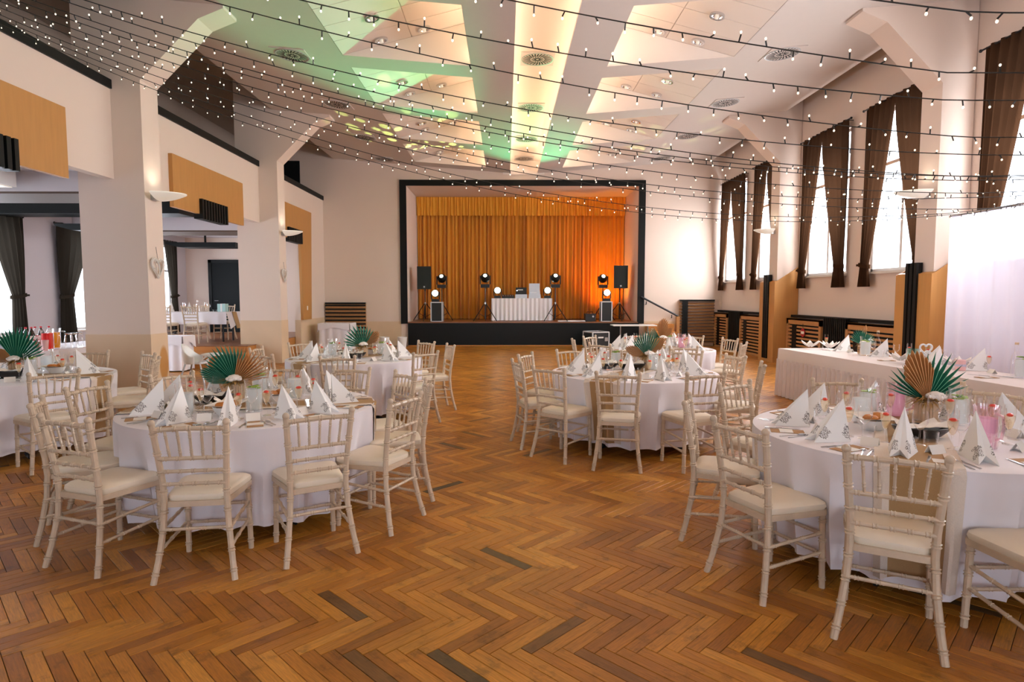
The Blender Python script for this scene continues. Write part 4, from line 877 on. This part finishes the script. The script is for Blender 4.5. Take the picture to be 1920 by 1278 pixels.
for u, v in ((1548, 657), (1590, 660), (1690, 676), (1715, 680), (1835, 704), (1880, 706)): p = gpc(u, v); put('knife', p.x, p.y, R3.uniform(-.5, .5), 'long head table', z=GZ)
p = gpc(1626, 664); 
t = thing('palm_centrepiece', 'kraft wrapped palm centrepiece on the head table', 'flowers', (p.x, p.y, GZ), 0, 'palm leaf centrepieces'); t_cp = t
ob('vase', vb, t); MB().lathe([(.0595, .02), (.0595, .1)], 20, cap=(False, False)).build('kraft_band', 'kraft', t); MB().tube([(.062*math.cos(a*.4), .062*math.sin(a*.4), .06) for a in range(17)], .003, 5).build('twine', 'wire', t)
ob('dry_grass', RUFF, t, (0, 0, .13)).scale = (.7, .7, .7); ob('flower', fl_, t, (0, -.05, .16))
for R_, n_, sp_, a_, m_, tp_, yy_ in ((.25, 11, 1.5, -.45, g_, .25, 0), (.3, 5, .35, .2, o_, .2, .02), (.24, 11, 1.2, .95, g_, .25, .03)): ob('palm_leaf', fan(R_, n_, sp_, a_, .014, m_, .95, tp_, m_ == o_), t, (0, yy_, .13))
p = gpc(1735, 684); t = thing('heart_sign', 'white openwork double heart sign on the head table', 'decoration', (p.x, p.y, GZ), 0)
MB().box(-.12, .12, -.03, .03, 0, .012).build('base', 'white_plastic', t)
for dx, dz, s in ((0, .19, .075), (-.02, .1, .085), (.07, .09, .06)):
    hp = [(y+dx, 0, z+dz) for _, y, z in heart_pts(28, s)]; MB().tube(hp+[hp[0]], .011, 6).build('heart', 'white_plastic', t, True)
p = gpc(1722, 684); t = thing('lantern', 'pale teal glass lantern on the head table', 'lantern', (p.x, p.y, GZ)); MB().lathe([(.06, 0), (.07, .01), (.072, .2), (.066, .2), (.066, .02)], 18, cap=(True, False)).build('glass', 'glass_green', t, True); MB().lathe([(.04, .012), (.04, .14)], 14).build('candle', 'lilac', t)
p = gpc(1814, 692); t = thing('candle_jar', 'blush candle jar with grey band on the head table', 'candle', (p.x, p.y, GZ)); MB().lathe([(.05, 0), (.052, .005), (.05, .115), (.045, .12)], 18).build('jar', 'pink_cup', t, True); MB().lathe([(.0525, .045), (.0525, .07)], 18, cap=(False, False)).build('band', 'lilac', t)

HTF = [(o, r, 0) for o, r in ((bpy.data.objects['heart_sign'], .13), (bpy.data.objects['lantern'], .075), (bpy.data.objects['candle_jar'], .055))]+[(t_cp, .09, 0)]
def inside_g(p, r):
    q = p-GA; a, b = q.dot(gd), q.dot(gw_); r = min(r, .2); a = max(r, min(GLn-r, a)); b = max(min(r+.01, GW/2), min(GW-r-.01, b)); return GA+gd*a+gw_*b
relax(HTF[:0]+[(o, r, 1) for o, r, _ in HTF]+[q for q in CROWD], inside_g); CROWD = []
for (kd, key), L in REG.items():
    rank(L, '%s, # on %s' % (DESC[kd], key if key.startswith(('near', 'far')) else 'the '+key))

# ------------------------------------------------------------------ string lights
def ylist(*a): return list(a)
STR = [(2.55, [(1640, 0), (1780, 18), (1920, 34)]), (3.1, [(960, 1), (1280, 62), (1763, 134), (1850, 146)]), (3.35, [(640, 20), (960, 82), (1280, 134), (1647, 175), (1847, 195)]),
 (3.75, [(640, 67), (960, 137), (1280, 194), (1465, 223), (1790, 255), (1873, 262)]), (4.2, [(640, 135), (960, 199), (1280, 250), (1590, 278), (1743, 288), (1900, 291)]), (4.5, [(640, 158), (960, 229), (1280, 285), (1608, 320), (1763, 328), (1890, 333)]),
 (4.75, [(640, 174), (960, 246), (1280, 302), (1570, 317), (1838, 331)]), (5.0, [(640, 189), (960, 254), (1280, 304), (1574, 330), (1721, 337), (1838, 338)]), (5.3, [(640, 209), (960, 279), (1200, 318), (1335, 336), (1500, 353), (1657, 351), (1838, 365)]),
 (5.7, [(640, 231), (960, 306), (1209, 346), (1346, 363), (1500, 370), (1620, 365), (1830, 372)]), (6.1, [(640, 249), (840, 297), (980, 324), (1210, 358), (1402, 377), (1498, 385), (1717, 391), (1838, 392)]),
 (6.55, [(640, 274), (780, 310), (970, 352), (1211, 387), (1342, 400), (1498, 408), (1700, 402)]), (7.1, [(12, 58), (253, 152), (383, 200), (533, 255), (640, 287), (757, 319), (1000, 372), (1200, 398), (1498, 414), (1723, 407), (1806, 400)])]
bulb = MB().sphere((0, 0, 0), .0058, 8, 6, 0, (1, 1, 1.25)).mesh('bulb', 'bulb', True)
RB = random.Random(3)
for i, (d, pts) in enumerate(STR):
    q = [pix(u, v, Y=d) for u, v in pts]; xs = [p.x for p in q]+[-5.8]; zs = [p.z for p in q]+[4.72]; wt = [1]*len(q)+[1.5]
    deg = 3 if len(q) > 5 else 2; co = np.polyfit(xs, zs, deg, w=wt); zf = lambda x: float(np.polyval(co, x))
    hung = d > 4.4; K = 80; XR = 5.98 if hung else 6.98; xm = min(XR, max(xs)-.2); zend = 2.69 if hung else zf(xm)+.12
    lab = '%s string of small warm bulbs across the hall, counting from camera' % ORD[i]
    t = thing('light_string', lab if i else 'nearest string of small warm bulbs across the hall', 'string lights', (-5.8, d, 4.72), 0, 'strings of bulbs across the hall')
    def zz(x):
        if x <= xm: return zf(x)
        k = (x-xm)/max(.01, XR-xm); return zf(xm)*(1-k*k)+zend*k*k
    P_ = [((XR+5.8)*k/K, 0, zz(-5.8+(XR+5.8)*k/K)-4.72) for k in range(K+1)]
    cm = MB().tube(P_, .0034, 5); L = 0; nxt = .07
    for k in range(len(P_)-1):
        a, b = Vector(P_[k]), Vector(P_[k+1]); l = (b-a).length
        while nxt < L+l:
            p = a.lerp(b, (nxt-L)/l); r = RB.choice([(0, -1), (0, -1), (.6, -.8), (-.7, -.6), (.9, .2), (.2, 1), (-.5, .9), (-.3, -1)]); e = p+Vector((r[0]*.016, RB.uniform(-.02, .02), r[1]*.03))
            cm.tube([p, e], [.0038, .0042], 5); ob('bulb', bulb, t, e+Vector((0, 0, .01*(1 if r[1] > 0 else -1)))); nxt += .145+RB.uniform(-.012, .012)
        L += l
    cm.build('cable', 'wire', t)

# ------------------------------------------------------------------ stage equipment
SZ = .776
def tripod(x, y, h, label, top=None, base=SZ, spread=.5, ang=PI/6):
    t = thing('tripod_stand', label, 'stand', (x, y, base), 0, 'black tripod stands on the stage')
    MB().tube([(0, 0, .08), (0, 0, h*.55)], .022).tube([(0, 0, h*.5), (0, 0, h)], .016).build('pole', 'metal_black', t)
    MB().tube([(0, 0, .56), (0, 0, .62)], .035).build('collar', 'alu', t); MB().tube([(0, 0, h*.55-.02), (0, 0, h*.55+.02)], .028).build('clamp', 'alu', t)
    for k in range(3):
        a = ang+k*2*PI/3; c, s = math.cos(a), math.sin(a)
        MB().tube([(c*.03, s*.03, .58), (c*spread, s*spread, .015)], .014, 6).build('leg', 'metal_black', t); MB().tube([(0, 0, .14), (c*spread*.55, s*spread*.55, .27)], .008, 5).build('brace', 'metal_black', t)
def speaker(x, y, z, label):
    t = thing('loudspeaker', label, 'loudspeaker', (x, y, z), 0, 'loudspeakers on stands'); w, h, dp = .46, .74, .38
    MB().prism([(-w/2, -dp/2), (w/2, -dp/2), (w/2*.72, dp/2), (-w/2*.72, dp/2)], 'z', 0, h).build('cabinet', 'plastic_black', t)
    MB().box(-w/2+.015, w/2-.015, -dp/2-.012, -dp/2, .015, h-.015).build('grille', 'grille', t); MB().box(-.025, .025, -dp/2-.018, -dp/2-.012, .05, .1).build('badge', 'alu', t)
    MB().tube([(0, .02, -.06), (0, .02, 0)], .024).build('pole_socket', 'metal_black', t)
speaker(-2.66, 20.35, 1.83, 'black loudspeaker on stand at the left of the stage'); tripod(-2.66, 20.37, 1.02, 'black tripod under the left loudspeaker')
speaker(3.78, 20.35, 1.86, 'black loudspeaker on stand at the right of the stage'); tripod(3.78, 20.37, 1.05, 'black tripod under the right loudspeaker')
HEADLIGHTS = []
def head(x, y, z, s, lens_r, label, turn=0, tilt=.25):
    t = thing('moving_head_light', label, 'stage light', (x, y, z), turn, 'moving head lights on the stage')
    MB().box(-.13*s, .13*s, -.12*s, .12*s, 0, .1*s).box(-.11*s, .11*s, -.13*s, -.12*s, .02*s, .08*s).build('base', 'plastic_black', t)
    for q in (-1, 1): MB().prism([(-.06*s, .1*s), (.06*s, .1*s), (.04*s, .36*s), (-.04*s, .36*s)], 'x', min(q*.13*s, q*.16*s), max(q*.13*s, q*.16*s)).build('yoke_arm', 'plastic_black', t)
    b = ob('head', MB().lathe([(.09*s, -.14*s), (.125*s, -.08*s), (.13*s, .04*s), (lens_r+.02, .12*s)], 20).mesh('head', 'plastic_black', True), t, (0, 0, .3*s)); b.rotation_euler = (PI/2-tilt, 0, 0)
    le = ob('lens', MB().lathe([(lens_r, .121*s), (lens_r*.7, .128*s), (.005, .132*s)], 20, cap=(False, True)).mesh('lens', 'lens', True), b)
    return t
def stx(px, Y): return (px-948)/1150*Y
HD = [(829, 20.8, 'left'), (910, 20.12, 'second from left'), (1041, 20.12, 'third from left'), (1130, 20.8, 'rightmost')]
for u, Y, nm in HD:
    x = stx(u, Y); tripod(x, Y, 1.1, 'black tripod carrying the %s small moving head' % nm, ang=PI/2, spread=.44); head(x, Y, SZ+1.1, 1.1, .058, 'small moving head light on tripod, %s' % nm, tilt=.5)
def flight(x, y, z, w, dp, h, label, rz=0, wheels=False):
    t = thing('flight_case', label, 'flight case', (x, y, z), rz, 'black flight cases with metal edges'); o = .07 if wheels else 0
    MB().box(-w/2+.005, w/2-.005, -dp/2+.005, dp/2-.005, o, o+h).build('shell', 'case_black', t); e = MB(); r = .016
    for sx in (-1, 1):
        for sy in (-1, 1): e.box(sx*w/2-r, sx*w/2+r, sy*dp/2-r, sy*dp/2+r, o, o+h)
    for zz in (o, o+h):
        for sy in (-1, 1): e.box(-w/2, w/2, sy*dp/2-r, sy*dp/2+r, zz-r+(r if zz == o else 0), zz+r)
        for sx in (-1, 1): e.box(sx*w/2-r, sx*w/2+r, -dp/2, dp/2, zz-r+(r if zz == o else 0), zz+r)
    e.build('edge_trim', 'case_edge', t)
    for sx in ((-.33, .33) if wheels else ()): MB().box(w*sx-.05, w*sx+.05, -dp/2-.02, -dp/2+.002, o+h*.4, o+h*.65).build('latch', 'alu', t)
    if wheels:
        MB().box(-.09, .09, -dp/2-.006, -dp/2, o+h*.6, o+h*.7).build('lettering', 'paper', t)
        for sx in (-1, 1):
            for sy in (-1, 1): MB().tube([(sx*w*.38-.02, sy*dp*.35, .035), (sx*w*.38+.02, sy*dp*.35, .035)], .035, 12).build('wheel', 'metal_black', t)
    return t
flight(stx(820, 20.25), 20.25, SZ, .36, .36, .62, 'upright flight case at the left under a wash light'); head(stx(817, 20.25), 20.25, SZ+.64, .9, .1, 'large wash light on the left flight case', tilt=.1)
flight(stx(1136, 20.25), 20.25, SZ, .34, .36, .64, 'upright flight case at the right under a wash light'); head(stx(1137, 20.25), 20.25, SZ+.66, .9, .1, 'large wash light on the right flight case', tilt=.1)
DJ = 20.75; dx0, dx1 = stx(922, DJ), stx(1034, DJ); dm = (dx0+dx1)/2; dh = (dx1-dx0)/2
t = thing('equipment_table', 'table on the stage hidden under a white cloth', 'table', (dm, DJ, SZ)); MB().box(-dh+.02, dh-.02, -.28, .28, .7, .745).build('tabletop', 'oak_step', t)
for sx in (-1, 1):
    for sy in (-1, 1): MB().tube([(sx*(dh-.1), sy*.22, 0), (sx*(dh-.1), sy*.22, .7)], .018, 6).build('leg', 'metal_black', t)
t = thing('tablecloth', 'pleated white cloth on the stage equipment table', 'tablecloth', (dm, DJ, SZ)); m = MB().box(-dh, dh, -.3, .3, .747, .753)
m.grid(lambda a, b: (-dh+2*dh*a, -.3-.022*(1+math.sin(a*2*PI*14))*(.3+.7*b), .752-.735*b), 170, 5)
for s in (-1, 1): m.grid(lambda a, b: (s*(dh+.012*(1+math.sin(a*25))*b), -.3+.6*a, .752-.735*b), 30, 4)
m.build('cloth', 'cloth', t, True, False)
dz = SZ+.754
head(stx(933, DJ), DJ-.05, dz, .85, .1, 'large wash light on the left end of the stage table', tilt=.1); head(stx(1026, DJ), DJ-.05, dz, .85, .1, 'large wash light on the right end of the stage table', tilt=.1)
def rack(x, label, mt, h, lid):
    t = thing('equipment_case', label, 'equipment case', (x, DJ-.02, dz)); MB().box(-.2, .2, -.15, .15, 0, .13).build('tray', 'alu', t); MB().box(-.18, .18, -.1, .14, .13, .13+h).build('unit', mt, t)
    MB().box(-.12, .06, -.105, -.1, .13+h*.6, .13+h*.72).build('display', 'paper', t); MB().box(-.16, -.12, -.105, -.1, .13+h*.5, .13+h*.6).build('knob', 'chrome', t)
    if lid: MB().box(-.18, .18, .1, .13, .2, .5).build('lid', 'alu', t)
rack(stx(977, DJ), 'black player unit in a metal case on the stage table', 'case_black', .23, False); rack(stx(1002, DJ), 'silver laptop stand with raised lid on the stage table', 'alu', .1, True)
t = thing('mixer', 'low black mixer on the stage table', 'mixer', (stx(953, DJ), DJ, dz)); MB().prism([(-.13, 0), (.15, 0), (.15, .12), (-.13, .06)], 'x', -.22, .2).build('body', 'plastic_black', t)
for k in range(5): MB().tube([(-.17+.08*k, -.05, .07), (-.17+.08*k, -.05, .1)], .012, 8).build('knob', 'alu', t)
t = thing('smoke_machine', 'black smoke machine on the stage floor by the case', 'smoke machine', (stx(1106, 20.3), 20.3, SZ)); MB().box(-.17, .17, -.2, .2, .02, .25).build('body', 'plastic_black', t); MB().tube([(-.1, 0, .25), (-.1, 0, .3), (.1, 0, .3), (.1, 0, .25)], .012, 6).build('handle', 'metal_black', t); MB().tube([(.08, -.2, .16), (.08, -.24, .16)], .03, 10).build('nozzle', 'alu', t)
MB().box(-.16, .16, -.18, .18, 0, .02).build('feet', 'metal_black', t)
t = thing('uplight', 'small black par can lighting the curtain orange', 'stage light', (3.5, 20.95, SZ)); MB().lathe([(.08, .0), (.09, .02), (.09, .2), (.075, .2)], 16).build('can', 'plastic_black', t); MB().lathe([(.07, .196), (.07, .199)], 14).build('lens', 'led', t)
l = bpy.data.lights.new('uplight_beam', 'SPOT'); l.energy = 300; l.color = (1, .32, .02); l.spot_size = 1.9; l.spot_blend = 1; l.shadow_soft_size = .05; o = ob('uplight_beam', l, t, (0, 0, .22)); o.rotation_euler = Vector((.0, .5, .8)).to_track_quat('-Z', 'Y').to_euler()
cbm = MB()
for sd in range(3): cbm.tube([(stx(1046, 20)+k*.11, 19.95+.06*math.sin(k*1.3+sd*2), SZ+.008+.02*(sd == 1)) for k in range(9)], .012, 5)
tag(cbm.build('cable', 'white_plastic'), 'white cables bundled on the stage front edge', 'cable')
# green beams and leaf gobo thrown on the ceiling by the moving heads
def beam(u, Y, target, power, color, size, gobo=False, z=SZ+1.42):
    l = bpy.data.lights.new('beam', 'SPOT'); l.energy = power; l.color = color; l.spot_size = size; l.spot_blend = .8 if not gobo else .25; l.shadow_soft_size = .02
    o = ob('beam', l, None, (stx(u, Y), Y-.3, z+.06)); o.rotation_euler = (Vector(target)-o.location).to_track_quat('-Z', 'Y').to_euler()
    if gobo:
        l.use_nodes = True; nt = l.node_tree; N = nt.nodes; em = N['Emission']; tc = N.new('ShaderNodeTexCoord'); sp = N.new('ShaderNodeSeparateXYZ'); nt.links.new(tc.outputs['Normal'], sp.inputs[0])
        dv_ = []
        for ax in (0, 1):
            k = N.new('ShaderNodeMath'); k.operation = 'DIVIDE'; nt.links.new(sp.outputs[ax], k.inputs[0]); nt.links.new(sp.outputs[2], k.inputs[1]); dv_.append(k)
        cx = N.new('ShaderNodeCombineXYZ'); nt.links.new(dv_[0].outputs[0], cx.inputs[0]); nt.links.new(dv_[1].outputs[0], cx.inputs[1])
        v = N.new('ShaderNodeTexVoronoi'); v.inputs['Scale'].default_value = gobo; nt.links.new(cx.outputs[0], v.inputs['Vector'])
        lt = N.new('ShaderNodeMath'); lt.operation = 'LESS_THAN'; lt.inputs[1].default_value = .36; nt.links.new(v.outputs['Distance'], lt.inputs[0]); nt.links.new(lt.outputs[0], em.inputs['Strength'])
GREEN = (.08, 1, .42)
beam(910, 20.12, (-2.6, 9.6, 5.75), 3200, GREEN, .5); beam(1041, 20.12, (.6, 16.2, 5.6), 900, GREEN, .8); beam(829, 20.8, (-2.4, 16.0, 5.75), 2200, (.75, 1, .25), .6, 17); beam(1130, 20.8, (4.2, 16.5, 5.8), 500, (.8, 1, .35), .5, 13)
beam(1130, 20.8, (3.2, 10.5, 5.7), 250, (.4, 1, .6), .5)

# ------------------------------------------------------------------ things on the hall floor near the stage
flight(stx(1118, 18.6), 18.6, 0, .55, .6, .45, 'wheeled flight case with latches on the floor before the stage', .35, True)
def skirted(x0, x1, y0, y1, h, z, label_t, label_c, corner=True, mt='cloth'):
    x, y = (x0+x1)/2, (y0+y1)/2; a, b = (x1-x0)/2, (y1-y0)/2
    t = thing('side_table', label_t, 'table', (x, y, z)); MB().box(-a+.02, a-.02, -b+.02, b-.02, h-.05, h-.01).build('tabletop', 'oak_step', t)
    for sx in (-1, 1):
        for sy in (-1, 1): MB().tube([(sx*(a-.06), sy*(b-.06), 0), (sx*(a-.06), sy*(b-.06), h-.05)], .016, 6).build('leg', 'metal_black', t)
    c = thing('tablecloth', label_c, 'tablecloth', (x, y, z)); per = 2*(2*a+2*b)
    m = MB().box(-a, a, -b, b, h-.006, h); n = int((a+b)*4*9)
    def ring(s, off):
        s = s % 1.0; P = 4*(a+b); d = s*P
        for (px, py, dx, dy, L_, nx, ny) in ((-a, -b, 1, 0, 2*a, 0, -1), (a, -b, 0, 1, 2*b, 1, 0), (a, b, -1, 0, 2*a, 0, 1), (-a, b, 0, -1, 2*b, -1, 0)):
            if d <= L_: return (px+dx*d+nx*off, py+dy*d+ny*off)
            d -= L_
        return (-a, -b-off)
    def sk(u, v): 
        q = ring(u, .01+.02*(1+math.sin(u*n*2*PI/2))*(.3+.7*v)); return (q[0], q[1], h-.005-(h-.03)*v)
    m.grid(sk, n*4, 4); m.build('skirt', mt, c, True, False)
    m2 = MB().box(-a-.03, a+.03, -b-.03, b+.03, h+.0005, h+.004); m2.grid(lambda u, v: (-a-.03+2*(a+.03)*u, -b-.045-.01*v, h+.004-.16*v*(1+.25*math.cos(u*2*PI))), 16, 3)
    for s in (-1, 1): m2.grid(lambda u, v: (s*(a+.045+.015*v), -b-.03+2*(b+.03)*u, h+.004-.2*v*(1+.3*math.cos(u*2*PI))), 12, 3)
    m2.build('overlay', mt, c, True, False)
skirted(-5.45, -4.6, 18.0, 18.7, .8, 0, 'small table hidden under a skirted cloth by the back wall', 'pleated white cloth on the small table left of the stage')
for i, (x, y) in enumerate(((-3.75, 19.0), (-3.2, 19.0))):
    t = thing('white_bucket', ['white bucket on the floor left of the stage, left one', 'white bucket on the floor left of the stage, right one'][i], 'bucket', (x, y, 0), 0, 'white buckets'); MB().lathe([(.11, 0), (.15, .33), (.155, .34), (.14, .34), (.1, .01)], 18, cap=(True, False)).build('pail', 'white_plastic', t, True); MB().tube([(.15*math.cos(a*PI/10), 0, .32-.12*math.sin(a*PI/10)) for a in range(11)], .004, 5).build('bail', 'alu', t)
t = thing('folding_table', 'white topped narrow table standing right before the stage', 'table', (4.0, 18.9, 0)); MB().box(-.72, .62, -.3, .3, .69, .72).build('tabletop', 'white_plastic', t)
for x in (-.45, .4): MB().tube([(x, 0, .03), (x, 0, .69)], .02).build('leg', 'alu', t); MB().box(x-.03, x+.03, -.25, .25, 0, .03).build('foot', 'metal_black', t)

# ------------------------------------------------------------------ side room: platform table, buffet, high chair
t = thing('platform_table', 'rectangular table on the platform by the dark door', 'table', (-7.85, 15.75, .456)); MB().box(-.85, .85, -.35, .35, .7, .74).build('tabletop', 'oak_step', t)
for sx in (-1, 1):
    for sy in (-1, 1): MB().tube([(sx*.75, sy*.28, 0), (sx*.75, sy*.28, .7)], .025).build('leg', 'metal_black', t)
c = thing('tablecloth', 'short white cloth on the platform table', 'tablecloth', (-7.85, 15.75, .456)); m = MB().box(-.9, .9, -.4, .4, .742, .746)
m.grid(lambda u, v: (-.9+1.8*u, -.4-.02*v-.01*math.sin(u*30)*v, .745-.3*v), 40, 3)
for s in (-1, 1): m.grid(lambda u, v: (s*(.9+.1*v), -.4+.8*u, .745-(.3+.12*abs(u-.5)*2)*v), 14, 4)
m.build('cloth', 'cloth', c, True, False)
r = thing('table_runner', 'burlap runner hanging off the platform table end', 'table runner', (-7.85, 15.75, .456)); MB().box(-.9, .9, -.12, .12, .747, .75).build('burlap', 'burlap', r); MB().grid(lambda u, v: (.92+.11*v, -.12+.24*u, .749-.42*v), 4, 4).build('drop', 'burlap', r, False, False)
PLC = [chair(x, 15.15, PI/2+a, 'spindle chairs on the platform', .456) for x, a in ((-8.32, .1), (-7.62, -.05))]
rank(PLC, 'spindle chair on the platform beside the dark door, #'); PLD = [chair(x, 16.4, -PI/2, 'spindle chairs on the platform', .456) for x in (-8.2, -7.5)]; rank(PLD, 'spindle chair behind the platform table, #')
REG2 = len(REG)
for k, (kd, x, y) in enumerate((('napkin', -8.45, 15.55), ('napkin', -8.0, 15.6), ('bottle', -7.9, 15.85), ('flute', -8.2, 15.75), ('wine', -8.1, 15.7), ('wine', -7.55, 15.7), ('flute', -7.65, 15.75), ('dessert', -7.35, 15.6))): put(kd, x, y, .3*k, 'platform table', z=.456+.7505)
t = thing('gift_box', 'pale teal gift parcel on the platform table', 'parcel', (-7.2, 15.72, .456+.7505)); MB().box(-.1, .1, -.09, .09, 0, .2).build('box', 'teal_glass', t); MB().box(-.02, .02, -.093, .093, 0, .203).build('ribbon', 'white_plastic', t)
for key in [k for k in REG if k[1] == 'platform table']: rank(REG[key], '%s, # on the %s' % (DESC[key[0]], key[1]))
skirted(-7.75, -6.85, 13.0, 13.45, .75, 0, 'small table hidden under a skirted cloth before the platform steps', 'pleated white cloth on the small table before the platform')
bx, by0, by1 = -7.25, 8.0, 11.6
skirted(bx-.42, bx+.42, by0, by1, .78, 0, 'buffet table hidden under white cloth behind the near column', 'white cloth on the drinks buffet at far left')
BZ = .785
def bpt(u, v): p = pix(u, v, Z=BZ); p.x = max(bx-.36, min(bx+.38, p.x)); p.y = max(by0+.1, min(by1-.1, p.y)); return p
def soda(u, v, cap, body, label, lab=None):
    p = bpt(u, v); t = thing('drink_bottle', label, 'bottle', (p.x, p.y, BZ), 0, 'drink bottles on the buffet'); MB().lathe([(.045, 0), (.048, .015), (.045, .1), (.048, .2), (.03, .255), (.014, .285), (.014, .3)], 14).build('body', body, t, True); MB().lathe([(.017, .3), (.017, .325)], 10).build('cap', cap, t); MB().lathe([(.0485, .1), (.0485, .18)], 14, cap=(False, False)).build('label', lab or 'paper', t)
BL = ['leftmost', 'second from left', 'third from left', 'fourth from left', 'fifth from left', 'rightmost']
for k, u in enumerate((14, 33, 48, 62, 76, 90)): soda(u, 652-k*.8, 'red_cap' if k else 'plastic_black', 'cola' if k % 2 == 0 else 'glass', 'soft drink bottle with coloured cap on the buffet, '+BL[k], 'red_sign' if k % 2 else None)
p = bpt(88, 655); t = thing('drink_carton', 'white carton with red ON lettering on the buffet', 'carton', (p.x, p.y, BZ), .5); MB().box(-.09, .09, -.05, .05, 0, .2).build('carton', 'paper', t)
lt = MB().tube([(-.035+.024*math.cos(a*PI/8), -.051, .12+.035*math.sin(a*PI/8)) for a in range(17)], .008, 6); lt.box(.012, .026, -.055, -.05, .085, .155).box(.052, .066, -.055, -.05, .085, .155).prism([(.012, .155), (.026, .155), (.066, .085), (.052, .085)], 'y', -.055, -.05); lt.build('lettering', 'red_sign', t)
for u, v, mt, nm in ((107, 655, 'red_juice', 'red'), (128, 653, 'orange_juice', 'orange')):
    p = bpt(u, v); t = thing('juice_jug', 'glass jug of %s juice on the buffet' % nm, 'jug', (p.x, p.y, BZ), 1, 'juice jugs'); t.scale = (1.35,)*3; ob('body', G['jug'], t); ob('handle', G['jugh'], t); MB().lathe([(.05, .012), (.055, .1), (.053, .19)], 16).build('juice', mt, t, True)
p = bpt(100, 658); tag(MB().lathe([(.035, 0), (.05, .16), (.047, .16), (.033, .01)], 16, cap=(True, False)).build('paper_cup', 'pink_cup', None, True), 'pale pink cup beside the red juice jug', 'cup').location = (p.x, p.y, BZ)
p = bpt(62, 662); t = thing('steel_bowl', 'large steel bowl on the buffet with black handles', 'bowl', (p.x, p.y, BZ)); MB().lathe([(.08, 0), (.14, .03), (.21, .16), (.215, .2), (.205, .2), (.13, .04)], 28, cap=(True, False)).build('bowl', 'steel', t, True)
for s in (-1, 1): MB().tube([(s*.2, -.05, .18), (s*.25, 0, .18), (s*.2, .05, .18)], .01, 6).build('handle', 'plastic_black', t)
p = bpt(85, 661); t = thing('ice_bucket', 'small steel ice bucket on the buffet', 'bucket', (p.x, p.y, BZ)); MB().lathe([(.05, 0), (.07, .15), (.073, .155), (.066, .155), (.048, .01)], 18, cap=(True, False)).build('pail', 'steel', t, True); MB().tube([(.07, -.03, .12), (.09, 0, .12), (.07, .03, .12)], .006, 5).build('handle', 'steel', t)
for k, (u, v) in enumerate(((142, 652), (150, 651), (156, 651))):
    p = bpt(u, v); t = thing('drinks_dispenser', 'glass drinks jar on the buffet, '+['leftmost', 'middle', 'rightmost'][k]+' by the column', 'jar', (p.x, p.y, BZ), 0, 'glass jars on the buffet'); MB().lathe([(.05, 0), (.055, .02), (.055, .18), (.04, .21)], 14).build('jar', 'glass', t, True); MB().lathe([(.045, .21), (.045, .23), (.015, .24)], 12).build('lid', 'steel', t)
p = bpt(120, 658); tag(MB().lathe([(.2, 0), (.22, .012), (.21, .012)], 24).build('tray', 'dark_dish'), 'round dark tray on the buffet beneath the juice', 'tray').location = (bx+.25, 8.25, BZ)
RB_ = {'drink_bottle': .05, 'drink_carton': .1, 'juice_jug': .12, 'paper_cup': .052, 'steel_bowl': .25, 'ice_bucket': .09, 'drinks_dispenser': .058}
BF = [(o, RB_[o.name.split('.')[0]], .3 if 'bowl' in o.name else 1) for o in bpy.data.objects if o.parent is None and o.name.split('.')[0] in RB_]
relax(BF, lambda p, r: Vector((max(bx-.42+min(r, .15), min(bx+.42-min(r, .15), p.x)), max(by0+.1, min(by1-.1, p.y)))))
# high chair
t = thing('high_chair', 'white plastic high chair beside the nearer left column', 'high chair', (-5.1, 10.1, 0), -1.45)
se = MB().prism(seat_poly(.34, .36, -.15, .17, .08), 'z', .5, .53); se.build('seat', 'white_plastic', t, True)
def shell(a, b):
    th = -PI*1.15/2+PI*1.15*a; R_ = .19; h = .62+(.2*max(0, math.cos(th))**1.5)
    return (R_*math.sin(th)*(1+.1*b), -R_*math.cos(th)*(.95+.15*b), .5+(h-.5)*b)
m = MB().grid(shell, 28, 8); m.build('back_shell', 'white_plastic', t, True, False).modifiers.new('thick', 'SOLIDIFY').thickness = .02
MB().prism(seat_poly(.42, .38, .12, .4, .09), 'z', .63, .655).build('tray', 'white_plastic', t, True)
for s in (-1, 1): MB().tube([(s*.18, .1, .52), (s*.19, .22, .62), (s*.17, .3, .63)], .014, 7).build('tray_arm', 'white_plastic', t)
for sx in (-1, 1):
    for sy in (-1, 1): MB().tube([(sx*.14, sy*.11, .51), (sx*.26, sy*.24, 0)], .014, 8).build('leg', 'alu', t)
